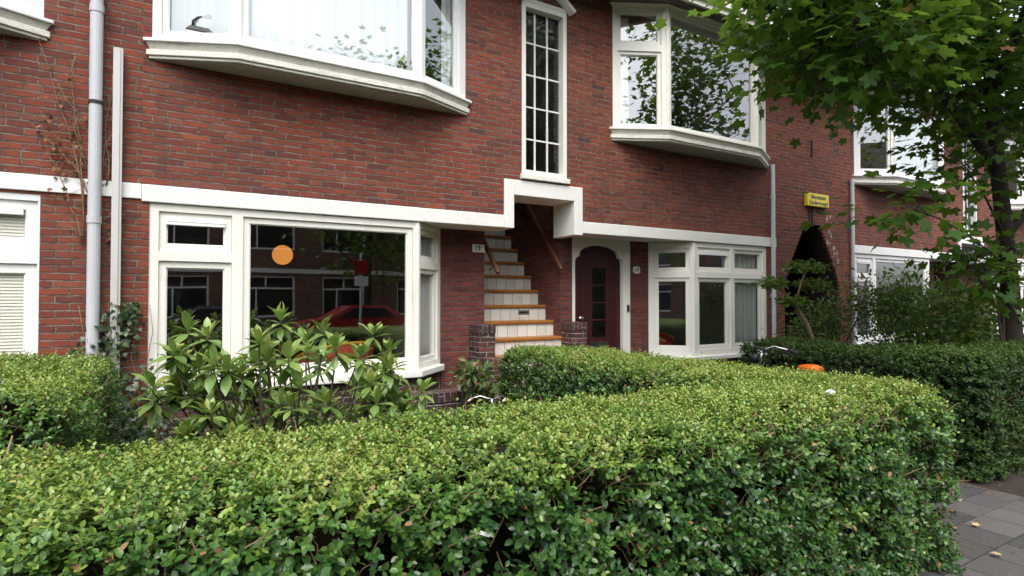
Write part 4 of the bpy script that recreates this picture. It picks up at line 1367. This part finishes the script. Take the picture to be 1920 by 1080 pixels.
# ------------------------------------------------------------------ shrubs
def shrub(name, label, base, crowns, n, leaf, per, m, tmpl, seed, spread=.10, stems=5, droop=.1, r=.018, cat='shrub', outer=.6, leafvar=.2):
    root = thing(name, label, cat, base)
    rs = np.random.default_rng(seed)
    tg = []
    vol = np.array([c[3] * c[4] * c[5] for c in crowns]); vol = vol / vol.sum()
    for c, k in zip(crowns, (vol * n).astype(int)):
        q = unit(rs.normal(0, 1, (k, 3))) * (rs.random((k, 1)) ** outer)
        tg.append(np.array(c[:3]) + q * np.array(c[3:6]))
    tg = np.concatenate(tg)
    tg = tg[tg[:, 2] > .06]
    nodes = [np.array(base, float)]; par = [-1]
    for c in crowns:
        b = np.array(base) + np.append(rs.normal(0, .05, 2), 0)
        mid = b * .55 + np.array(c[:3]) * .45 + np.append(rs.normal(0, .06, 2), .05)
        nodes.append(mid); par.append(0)
        nodes.append(np.array(c[:3]) - [0, 0, c[5] * .4]); par.append(len(nodes) - 2)
    nk = len(nodes)
    tg = tg[np.argsort(np.min(np.linalg.norm(tg[:, None] - np.array(nodes)[None], axis=2), axis=1))]
    nodes, par, ends = grow(nodes, par, tg)
    br = MB()
    for i in range(1, len(nodes)):
        rr = r if i < nk else r * .22
        br.tube([nodes[par[i]], nodes[i]], [rr if par[i] < nk else rr, rr * .7], 6 if i < nk else 4, cap=False)
    obj('stem', br, M['twig_dark'], root, smooth=True)
    E_ = np.array([nodes[e] for e in ends]); D_ = unit(np.array([nodes[e] - nodes[par[e]] for e in ends]))
    pos = np.repeat(E_, per, 0); dr = np.repeat(D_, per, 0); k = len(pos)
    off = rs.normal(0, spread, (k, 3))
    ax = unit(unit(off) + dr * .6 + np.array([0, 0, -droop]))
    nr = unit(np.array([0, 0, 1.]) + rs.normal(0, .5, (k, 3)))
    tint = np.clip(.45 + rs.normal(0, leafvar, k), 0, 1)
    leaf_mesh('foliage', tmpl, pos + off, ax, nr, leaf * rs.uniform(.6, 1.15, k), tint, m, root)
    return root

# bent little tree in the right garden
bt = thing('small_tree', 'small tree with a bent bare stem and flat leaf layers by the passage arch', 'tree', (7.55, 4.6, 0))
obj('trunk', MB().tube([(7.55, 4.6, 0), (7.56, 4.6, .55), (7.50, 4.62, .95), (7.36, 4.66, 1.25), (7.18, 4.72, 1.48), (7.02, 4.76, 1.66)], [.035, .032, .03, .027, .022, .012], 8), M['twig'], bt, smooth=True)
b = MB()
for e in ((6.85, 4.8, 1.72), (7.3, 4.6, 1.95), (7.55, 4.75, 1.95), (7.0, 4.6, 1.5)):
    b.tube([(7.2, 4.7, 1.46), ((7.2 + e[0]) / 2, (4.7 + e[1]) / 2, (1.46 + e[2]) / 2 + .06), e], [.016, .012, .006], 6)
obj('branch', b, M['twig'], bt, smooth=True)
rs = np.random.default_rng(4)
cl = [(6.85, 4.8, 1.76, .26, .22, .09), (7.35, 4.65, 1.98, .34, .26, .10), (7.0, 4.6, 1.52, .22, .2, .07), (7.6, 4.7, 1.75, .28, .22, .09)]
P = np.concatenate([np.array(c[:3]) + unit(rs.normal(0, 1, (330, 3))) * (rs.random((330, 1)) ** .5) * np.array(c[3:]) for c in cl])
leaf_mesh('crown', T_LONG, P, rs.normal(0, 1, (len(P), 3)) * [1, 1, .35] + [0, 0, -.1], rs.normal(0, .35, (len(P), 3)) + [0, 0, 1], rs.uniform(.055, .095, len(P)), np.clip(rs.normal(.62, .2, len(P)), 0, .95), M['shrub'], bt)

shrub('bush', 'loose green bush in front of the ground floor window behind the maple', (9.3, 4.35, 0), [(9.1, 4.4, 1.5, .55, .45, .5), (9.8, 4.5, 1.45, .6, .5, .55), (8.7, 4.3, 1.0, .5, .4, .5), (9.5, 4.3, .9, .8, .45, .5)], 430, .095, 9, M['shrub'], T_LONG, 31)
shrub('bush', 'dark bush with a few pink blooms between the maple trunk and the white window', (9.1, 3.6, 0), [(8.7, 3.62, 1.2, .55, .4, .35), (9.4, 3.7, 1.35, .7, .5, .45), (9.0, 3.5, .8, .9, .4, .5), (10.2, 3.8, 1.0, .7, .5, .6)], 420, .085, 9, M['shrub'], T_OVAL, 33, leafvar=.22)
shrub('bush', 'fine dark bush at the foot of the passage arch', (7.9, 4.9, 0), [(7.9, 4.95, .95, .5, .4, .4), (8.4, 5.0, 1.15, .5, .35, .55), (8.9, 4.8, 1.45, .45, .35, .45)], 260, .075, 9, M['shrub'], T_LONG, 35)
shrub('low_maple_shoot', 'broad leaved shoots hanging low beside the maple trunk', (8.7, 2.98, .9), [(8.15, 3.05, 2.0, .6, .4, .35), (8.6, 3.0, 1.75, .5, .4, .4)], 46, .16, 6, M['maple'], T_MAPLE, 37, spread=.14, cat='plant', droop=.4)

# rhododendron
rh = thing('rhododendron', 'broad leaved rhododendron bush in front of the big ground floor window', 'shrub', (.75, 4.1, 0))
rs = np.random.default_rng(8)
heads = [(.62, 4.0, 1.42), (.90, 4.05, 1.34), (1.28, 4.15, 1.30), (.48, 3.9, 1.30), (.20, 4.0, 1.33), (.02, 4.05, 1.24), (.10, 4.25, 1.36), (1.45, 4.3, 1.16), (.75, 3.8, 1.22), (1.1, 3.95, 1.14), (-.08, 3.95, 1.05), (.3, 3.8, 1.16)]
for k in range(150):
    a = rs.uniform(0, 2 * pi); q = sqrt(rs.random())
    x, y = .80 + .90 * q * cos(a), 4.15 + .62 * q * sin(a)
    zt = 1.30 * (1 - .34 * abs((x - .62) / 1.1) ** 2.2)
    heads.append((x, y, rs.uniform(.34, max(.45, zt))))
st = MB(); P, A, Nn, Sz, Ti = [], [], [], [], []
for (x, y, z) in heads:
    h = Vector((x, y, z))
    b0 = Vector((.75 + (x - .75) * .25 + rs.normal(0, .04), 4.12 + (y - 4.12) * .3, .04))
    mid = b0.lerp(h, .55) + Vector((rs.normal(0, .05), rs.normal(0, .05), -.03))
    st.tube([b0, mid, h - Vector((0, 0, .05)), h], [.010, .007, .0048, .004], 6)
    up = (h - mid).normalized() * .6 + Vector((0, 0, .7)); up.normalize()
    for ring, (cnt, elev, sc) in enumerate(((4, 60, .75), (5, 30, 1.0), (6, -6, 1.05), (5, -42, 1.05))):
        if ring == 3 and rs.random() < .35: continue
        for j in range(cnt):
            az = 2 * pi * (j + .5 * ring + rs.uniform(-.2, .2)) / cnt
            el = radians(elev + rs.normal(0, 17))
            d = Vector((cos(az) * cos(el), sin(az) * cos(el), sin(el)))
            d = (d + up * (.3 if ring < 2 else .05)).normalized()
            P.append(h - Vector((0, 0, .018 * ring))); A.append(d)
            n_ = Vector((0, 0, 1)) if abs(d.z) < .8 else Vector((-cos(az), -sin(az), .3))
            Nn.append(n_ + Vector(tuple(rs.normal(0, .15, 3)))); Sz.append(rs.uniform(.085, .16) * sc)
            Ti.append(np.clip(.66 + .10 * (1 - ring) + rs.normal(0, .16), .02, .95))
Ti = np.array(Ti); Ti[300] = 1.0
leaf_mesh('foliage', T_LONG, np.array(P), np.array(A), np.array(Nn), np.array(Sz), Ti, M['rhodo'], rh)
obj('stem', st, M['twig_dark'], rh, smooth=True)

shrub('small_bush', 'small red tipped bush in front of the porch bricks beside the stair pier', (2.62, 5.15, 0), [(2.60, 5.15, .78, .20, .16, .16), (2.75, 5.2, .62, .2, .15, .18)], 46, .10, 8, M['redtip'], T_LONG, 44, spread=.035, r=.008, leafvar=.17)

# ivy on the wall and down behind the left hedge
iv = thing('ivy_plant', 'dark ivy climbing the bricks and the foot of the two pipes', 'climbing plant', (-.40, 5.75, 0))
rs = np.random.default_rng(15)
P = []
for k in range(1150):
    t = rs.random()
    z = 1.52 * t ** 1.25
    wd = .10 + .26 * (1 - t) ** .8
    x = -.40 + rs.normal(0, 1) * wd * .55 + .10 * sin(z * 5)
    y = 5.86 - abs(rs.normal(0, .05)) - .30 * (1 - t) ** 3 * rs.random()
    P.append((x, y, z))
for k in range(900):
    P.append((-.22 + rs.normal(0, .13), 5.2 + rs.normal(0, .25), abs(rs.normal(.3, .28))))
P = np.array(P)
leaf_mesh('foliage', T_LOBED, P, rs.normal(0, .6, P.shape) + [0, -.3, -.5], rs.normal(0, .4, P.shape) + [0, -1, .4], rs.uniform(.035, .065, len(P)), np.clip(rs.normal(.42, .25, len(P)), 0, 1), M['ivy'], iv)
b = MB()
for k in range(9):
    x = -.45 + rs.normal(0, .1); pts = []
    for i in range(7):
        pts.append((x + rs.normal(0, .03), 5.875 - .004 * (i % 2), .05 + i * .24 + rs.uniform(0, .05)))
        x += rs.normal(0, .03)
    b.tube(pts, [.007 - .0008 * i for i in range(7)], 5)
obj('stem', b, M['twig'], iv, smooth=True)

# withered creeper above the band
cr = thing('creeper', 'withered creeper with red brown leaves on the bricks left of the thick downpipe', 'climbing plant', (-.68, 5.88, 2.2))
b = MB(); LP = []
random.seed(9)
starts = [((-.60, 2.05), (-.92, 3.62)), ((-.58, 2.5), (-.80, 3.3)), ((-.55, 2.4), (-.98, 2.95)), ((-.50, 2.1), (-.44, 3.45)), ((-.62, 2.3), (-.72, 3.55)), ((-.48, 2.5), (-.42, 3.3)), ((-.62, 2.0), (-.86, 2.7))]
for (x0, z0), (x1, z1) in starts:
    pts = []
    for i in range(8):
        t = i / 7
        pts.append((x0 + (x1 - x0) * t ** 1.3 + random.gauss(0, .018), FY - .022 - .006 * (i % 2), z0 + (z1 - z0) * t))
    b.tube(pts, [.006 - .0006 * i for i in range(8)], 5)
    for i in range(1, 8):
        p = pts[i]
        for q in range(2):
            e = (p[0] + random.gauss(0, .07), FY - .025 - random.random() * .02, p[2] + random.uniform(-.02, .10))
            b.tube([p, e], [.0028, .0015], 4)
            if random.random() < .22: LP.append(e)
for k in range(60):
    LP.append((-.78 + random.gauss(0, .07), FY - .03 - random.random() * .03, 2.83 + random.gauss(0, .19)))
for k in range(20):
    LP.append((-.42 + random.gauss(0, .03), FY - .03, 2.1 + random.uniform(-.1, .3)))
LP = np.array(LP)
obj('stem', b, M['twig'], cr, smooth=True)
leaf_mesh('foliage', T_LOBED, LP, RNG.normal(0, .6, LP.shape) + [0, 0, -.7], RNG.normal(0, .4, LP.shape) + [0, -1, .2], RNG.uniform(.026, .054, len(LP)), RNG.random(len(LP)), M['dry'], cr)

# ------------------------------------------------------------------ low garden wall by the stair
gw = MB().box(1.9, 2.97, 5.36, 5.57, 0, .50)
g = obj('wall', gw, M['brick_plinth'])
cp = MB().box(1.89, 2.98, 5.35, 5.58, .501, .60)
gwt = thing('garden_wall', 'low dark brick garden wall in front of the bay beside the stair pier', 'wall', (2.45, 5.46, 0))
C.objects.unlink(g); bpy.data.objects.remove(g)
obj('brickwork', gw, M['brick_plinth'], gwt)
obj('coping', cp, M['soldier'], gwt, bevel=.004)
gp = thing('gate_post', 'dark green metal gate post at the passage arch', 'post', (8.62, 5.72, 0))
obj('post', MB().tube([(8.62, 5.72, 0), (8.62, 5.72, 1.10)], .045, 14), mat_plain('dark green paint', (.012, .03, .024), .4), gp)
obj('post_cap', MB().sphere((8.62, 5.72, 1.10), .05, 14, 8, (1, 1, .5)), bpy.data.materials['dark green paint'], gp, smooth=True)

# ------------------------------------------------------------------ bicycles
M['bike_black'] = mat_plain('black bicycle lacquer', (.012, .012, .014), .25, .1)
M['bike_red'] = mat_plain('dark red bicycle lacquer', (.11, .008, .01), .3, .2)
M['orange_plastic'] = mat_plain('orange saddle cover', (.75, .14, .012), .35, .12, 25)
M['grip_pale'] = mat_plain('pale grip', (.55, .42, .33), .6)
def torus(c, R_, r, n=36, k=8):
    pts = [(c[0] + R_ * cos(2 * pi * i / n), c[1], c[2] + R_ * sin(2 * pi * i / n)) for i in range(n + 1)]
    return MB().tube(pts, r, k, cap=False)
def bicycle(label, loc, rot, lean, sc, frame_m, saddle_m, grip_m, basket=False, saddle_h=.90):
    t = thing('bicycle', label, 'bicycle', loc, 0)
    t.rotation_euler = (lean, 0, rot)
    L = lambda name, mb, m, par=t, **k: obj(name, mb.xform(lambda p: p * sc), m, par, local=True, **k)
    f = MB()
    bb, seat, head0, head1, rear = (0, 0, .29), (-.13, 0, .74), (.42, 0, .70), (.40, 0, .86), (-.48, 0, .345)
    for a, b_ in ((bb, seat), (bb, head0), ((-.08, 0, .57), (.405, 0, .80)), (head0, head1)):
        f.tube([a, b_], .017, 10)
    for s in (-.05, .05):
        f.tube([bb, (rear[0], s, rear[2])], .010, 8); f.tube([(-.11, 0, .66), (rear[0], s, rear[2])], .008, 8)
        f.tube([(.42, s * .8, .70), (.50, s, .42), (.56, s, .345)], .011, 8)
    f.tube([seat, (-.15, 0, saddle_h - .03)], .013, 8)
    L('frame', f, frame_m, smooth=True)
    for x in (-.48, .56):
        w = L('wheel', torus((x, 0, .345), .315, .011), M['chrome'], smooth=True)
        L('tyre', torus((x, 0, .345), .333, .019), M['rubber'], w, smooth=True)
        sp = MB()
        for k in range(18):
            a = 2 * pi * k / 18
            sp.tube([(x + .02 * cos(a + 1.2), .02 * (-1) ** k, .345 + .02 * sin(a + 1.2)), (x + .312 * cos(a), 0, .345 + .312 * sin(a))], .0012, 4)
        sp.tube([(x, -.05, .345), (x, .05, .345)], .02, 10)
        L('spoke', sp, M['chrome'], w)
        g_ = MB().tube([(x + .365 * cos(a), 0, .345 + .365 * sin(a)) for a in [radians(v) for v in range(15 if x > 0 else 0, 171, 12)]], .014, 8)
        L('mudguard', g_, frame_m, smooth=True)
    h = MB()
    h.tube([(.40, 0, .86), (.395, 0, 1.0)], .012, 10)
    pts = [(.20, -.30, 1.01), (.30, -.285, 1.035), (.385, -.20, 1.055), (.41, -.08, 1.015), (.415, 0, 1.0), (.41, .08, 1.015), (.385, .20, 1.055), (.30, .285, 1.035), (.20, .30, 1.01)]
    h.tube(pts, .0125, 10)
    hb = L('handlebar', h, M['chrome'], smooth=True)
    for s in (-1, 1):
        L('grip', MB().tube([(.17, .302 * s, 1.005), (.28, .292 * s, 1.03)], .018, 10), grip_m, hb, smooth=True)
        L('brake_lever', MB().tube([(.31, .27 * s, 1.02), (.25, .30 * s, .985), (.18, .315 * s, .975)], .006, 6), M['black'], hb, smooth=True)
    la = MB().sphere((.47, 0, .92), .05, 14, 10, (.9, 1, 1)); la.tube([(.40, 0, .9), (.46, 0, .92)], .008, 6)
    L('headlight', la, M['black'], smooth=True)
    sdl = MB()
    z = saddle_h
    rings = [(-.235, .02, .012), (-.225, .085, .036), (-.19, .108, .046), (-.14, .09, .046), (-.085, .055, .04), (-.03, .034, .03), (-.01, .012, .01)]
    vs, fs = [], []
    K = 12
    for (x, hw, hh) in rings:
        for k in range(K):
            a = 2 * pi * k / K
            vs.append((x, hw * cos(a), z + hh * sin(a) * (1 if sin(a) > 0 else 1.3)))
    for i in range(len(rings) - 1):
        for k in range(K):
            fs.append((i*K+k, (i+1)*K+k, (i+1)*K+(k+1) % K, i*K+(k+1) % K))
    fs += [tuple(range(K)), tuple((len(rings)-1)*K + k for k in range(K-1, -1, -1))]
    sdl.add(vs, fs)
    so = L('saddle', sdl, saddle_m, smooth=True)
    cr_ = MB().tube([(0, -.06, .29), (0, .06, .29)], .02, 10)
    cr_.tube([(0, .06, .29), (.10, .065, .16)], .009, 6); cr_.tube([(0, -.06, .29), (-.10, -.065, .42)], .009, 6)
    cr_.box(.07, .14, .065, .14, .15, .17); cr_.box(-.14, -.07, -.14, -.065, .41, .43)
    cr_.join(torus((0, .045, .29), .085, .006, 24, 6))
    L('crank', cr_, M['black'])
    rk = MB()
    for s in (-.06, .06):
        rk.tube([(-.24, s, .73), (-.66, s, .73)], .006, 6); rk.tube([(-.62, s, .73), (-.48, s, .36)], .005, 6)
    for x in (-.3, -.42, -.54, -.66):
        rk.tube([(x, -.06, .73), (x, .06, .73)], .005, 6)
    L('carrier', rk, M['black'])
    return t
bicycle('black bicycle with an orange saddle leaning on the dark hedge beside the path', (5.30, 3.50, .008), radians(93), radians(6), 1.0, M['bike_black'], M['orange_plastic'], M['rubber'], saddle_h=.86)
bicycle("small dark red child's bicycle with pale grips behind the hedge, near the low brick wall", (2.45, 4.62, 0), radians(35), radians(-4), .60, M['bike_red'], M['black'], M['grip_pale'], saddle_h=.80)

# ------------------------------------------------------------------ litter and fallen leaves
for (x, y, z, r, lab) in ((3.16, 1.86, 1.03, .019, 'crumpled white paper scrap lying on top of the hedge corner'),):
    rs = np.random.default_rng(3)
    b = MB().sphere((x, y, z), r, 12, 8, (1.4, 1.1, .55))
    b.v = [tuple(np.array(p) + rs.normal(0, .0035, 3)) for p in b.v]
    tag(obj('paper_scrap', b, M['carton']), lab, 'litter')
b = MB().obox((.81, 1.555, .845), (.842, 1.552, .83), .003, .010)
tag(obj('paper_scrap', b, M['carton']), 'thin white paper strip caught in the front face of the hedge', 'litter')
fl = [(4.62, 2.03, .1, .4), (4.58, 1.99, .6, 1.0), (4.70, 1.75, 1.4, .9), (4.28, 1.49, 2.2, .95), (4.55, 1.83, 2.9, .4), (4.66, 2.18, 3.3, .75), (4.88, 2.0, 4.0, .1), (4.45, 2.1, 5, .3)]
fls = ['brown fallen leaf nearest the dark hedge foot', 'pale fallen leaf touching a brown one', 'cream fallen leaf curled on a dark slab', 'pale fallen leaf alone on the front slabs', 'flat brown fallen leaf on a dark slab', 'yellow green fallen leaf by the dark hedge shadow', 'dark brown fallen leaf at the hedge foot', 'small tan fallen leaf under the hedge tip']
for (x, y, a, t), lab in zip(fl, fls):
    o = leaf_mesh('fallen_leaf', T_MAPLE if t < .95 else T_LOBED, np.array([[x, y, .022]]), np.array([[cos(a), sin(a), .12]]), np.array([[.2 * cos(a * 3), .25 * sin(a * 2), 1.]]), np.array([.06]), np.array([t]), M['fallen'])
    tag(o, lab, 'leaf', 'fallen leaves on the pavement')

# ------------------------------------------------------------------ across the street (seen mirrored in the windows)
def far_house(x0, x1, label):
    t = thing('row_house', label, 'house', ((x0 + x1) / 2, -14, 0), 0)
    Lh = x1 - x0
    hs = []
    for a, b_ in ((.06, .26), (.36, .60), (.72, .92)):
        hs.append((x0 + a * Lh, x0 + b_ * Lh, .8, 2.5)); hs.append((x0 + a * Lh, x0 + b_ * Lh, 3.6, 5.2))
    obj('wall', MB().holes(x0, x1, -.14, 6.0, hs, -14, -14.3), M['brick_far'], t)
    for (a, b_, c, d) in hs:
        w = (b_ - a)
        f = MB().holes(a, b_, c, d, [(a + .08, a + w * .33, c + .08, d - .55), (a + w * .33 + .06, b_ - .08, c + .08, d - .55), (a + .08, a + w * .5 - .03, d - .48, d - .08), (a + w * .5 + .03, b_ - .08, d - .48, d - .08)], -14.08, -14.2)
        wo_ = obj('window', f, M['white'], t)
        obj('pane', MB().box(a + .05, b_ - .05, -14.16, -14.14, c + .05, d - .05), M['far_pane'], wo_)
    obj('band', MB().box(x0, x1, -14.0, -13.97, 2.62, 2.80), M['cream_band'], t)
    r = MB().add([(x0, -13.5, 6.0), (x1, -13.5, 6.0), (x1, -18, 10), (x0, -18, 10), (x0, -22, 6), (x1, -22, 6)], [(0,1,2,3),(3,2,5,4),(0,3,4),(1,5,2),(0,4,5,1)])
    obj('roof', r, M['roof'], t)
N = NT('far window pane'); M['far_pane'] = N.done(N.pbr((.02, .024, .026), .06))
far_house(-12, -1.2, 'brown brick house across the street, mirrored in the left white window')
far_house(-1.15, 8.4, 'brown brick house across the street, mirrored in the big ground floor window')
far_house(8.45, 19, 'brown brick house across the street, mirrored behind the tree in the right windows')
far_house(19.05, 30, 'brown brick house across the street, mirrored in the windows behind the maple')
far_house(30.05, 44, 'brown brick house at the far end of the mirrored street')
far_house(-24, -12.05, 'brown brick house across the street, mirrored in the angled pane by the front door')
def far_tree(x, y, h, label, seed, n=300):
    tr_ = [(x, y, -.13), (x + .05, y, 1.2), (x, y + .05, 2.4), (x + .1, y, 3.6), (x, y, 5.0), (x, y, h - 1.5)]
    tree('street_tree', label, tr_, [(2, [(x - .9, y, 3.2), (x - 1.8, y + .2, 4.2)]), (3, [(x + .9, y + .4, 4.2), (x + 1.7, y, 5.2)]), (3, [(x, y + 1.2, 4.4)])],
         [(x, y, h * .62, 2.9, 2.6, h * .27), (x - 1.5, y + .3, h * .48, 1.8, 1.7, 1.6), (x + 1.5, y + .2, h * .42, 1.9, 1.7, 1.7), (x - .9, y + .1, h * .82, 1.7, 1.6, 1.5), (x + .4, y + .3, h * .29, 2.1, 1.6, 1.3)], n, .26, 12, M['maple'], T_MAPLE, 'street trees across the road', seed, .16, .42)
far_tree(6.4, -9.6, 11.5, 'street tree across the road, mirrored at the right of the big ground floor window', 51, 430)
far_tree(12.6, -9.4, 9.0, 'street tree across the road, mirrored in the upper right bay', 53, 330)
far_tree(-5.5, -9.5, 8.2, 'street tree across the road, beyond the left house', 55, 220)

def car(label, cx, cy, rot, col, van=False):
    t = thing('parked_car', label, 'car', (cx, cy, -.12), rot)
    if van:
        prof = [(-2.1, .35), (-2.15, .9), (-2.1, 1.85), (-1.9, 1.98), (.7, 1.98), (1.0, 1.88), (1.55, 1.15), (2.15, .95), (2.25, .6), (2.2, .32)]
        glass_p = [(.55, 1.15), (.55, 1.82), (.9, 1.80), (1.36, 1.18)]
    else:
        prof = [(-2.0, .35), (-2.08, .7), (-1.95, .98), (-1.45, 1.08), (-.95, 1.42), (.15, 1.45), (.95, 1.02), (1.85, .86), (2.05, .62), (2.0, .32)]
        glass_p = [(-1.25, 1.06), (-.88, 1.36), (.12, 1.39), (.72, 1.06)]
    n = len(prof)
    vs, fs = [], []
    for (s, ins) in ((-1, .10), (-1, 0), (1, 0), (1, .10)):
        for (x, z) in prof:
            wd = .86 - (.16 * max(0, z - .95) / .6 if not van else .06 * max(0, z - .95))
            cx_ = x * (.985 if ins else 1); z_ = .32 + (z - .32) * (.985 if ins else 1)
            vs.append((cx_, s * (wd - (0 if ins else .035)) if ins else s * (wd - .05), z_))
    for k in range(3):
        for i in range(n):
            j = (i + 1) % n
            fs.append((k*n+i, k*n+j, (k+1)*n+j, (k+1)*n+i))
    fs += [tuple(range(n)), tuple(3*n + i for i in range(n-1, -1, -1))]
    obj('body', MB().add(vs, fs), col, t, local=True, bevel=.04)
    for s in (-1, 1):
        y = s * .80 if not van else s * .835
        g_ = MB().add([(x, y * (1 - .10 * max(0, z - 1.05)), z) for x, z in glass_p] + [(x, y * (1 - .10 * max(0, z - 1.05)) + s * .03, z) for x, z in glass_p],
                      [(0,1,2,3), (7,6,5,4)] + [(i, (i+1) % 4, 4+(i+1) % 4, 4+i) for i in range(4)])
        obj('side_window', g_, M['far_pane'], t, local=True)
        for x in (-1.3, 1.3):
            w = MB().tube([(x, s * .66, .31), (x, s * .87, .31)], .31, 24)
            wh = obj('wheel', w, M['rubber'], t, local=True)
            obj('rim', MB().tube([(x, s * .871, .31), (x, s * .885, .31)], [.2, .17], 20), M['alu'], wh, local=True)
        obj('headlight', MB().sphere((2.02 if not van else 2.18, s * .6, .72), .1, 12, 8, (.5, 1.2, .8)), M['chrome'], t, local=True, smooth=True)
        obj('tail_light', MB().box(-2.10, -2.0, s * .58 - .1, s * .58 + .1, .72, .9), M['red_seat'], t, local=True)
    return t
M['car_red'] = mat_plain('red car paint', (.28, .012, .010), .3, .05, Coat_Weight=.4)
M['car_dark'] = mat_plain('dark blue car paint', (.02, .026, .04), .25, .05, Coat_Weight=.6)
car('red car parked across the road, mirrored in the big ground floor window', 5.3, -7.6, radians(180), M['car_red'])
car('dark blue car parked across the road, mirrored at the left of the big window', .9, -7.6, radians(180), M['car_dark'])
car('dark blue car parked across the road beside the red car', 11.2, -7.6, radians(0), M['car_dark'])
ts = thing('street_sign', 'red and white street sign on a grey pole, mirrored in the big ground floor window', 'sign', (4.85, -4.3 + 1.75, -.1))
SY_ = -2.55
obj('pole', MB().tube([(4.15, SY_, -.1), (4.15, SY_, 2.7)], .03, 10), M['zinc'], ts)
obj('sign_board', MB().box(3.97, 4.33, SY_ + .031, SY_ + .05, 2.15, 2.52), M['car_red'], ts, bevel=.01)
obj('lower_board', MB().box(3.98, 4.32, SY_ + .031, SY_ + .048, 1.87, 2.1), M['enamel'], ts, bevel=.01)

# crumbs of dry leaf and twig along the foot of the hedges
rs = np.random.default_rng(90)
P = np.concatenate([np.column_stack([rs.uniform(4.0, 5.9, 260), 2.15 + np.abs(rs.normal(0, .25, 260)), np.full(260, .016)]),
                    np.column_stack([rs.uniform(4.0, 6.5, 130), rs.uniform(1.2, 2.2, 130), np.full(130, .012)]),
                    np.column_stack([5.75 - np.abs(rs.normal(0, .14, 220)), rs.uniform(1.9, 4.4, 220), np.full(220, .016)])])
o = leaf_mesh('leaf_litter', T_OVAL, P, np.column_stack([rs.normal(0, 1, (len(P), 2)), rs.normal(0, .06, len(P))]), rs.normal(0, .25, P.shape) + [0, 0, 1], rs.uniform(.008, .026, len(P)), rs.uniform(0, .7, len(P)), M['dry'])
o['label'] = 'crumbs of dry brown leaf at the foot of the hedges'; o['category'] = 'leaf litter'; o['kind'] = 'stuff'
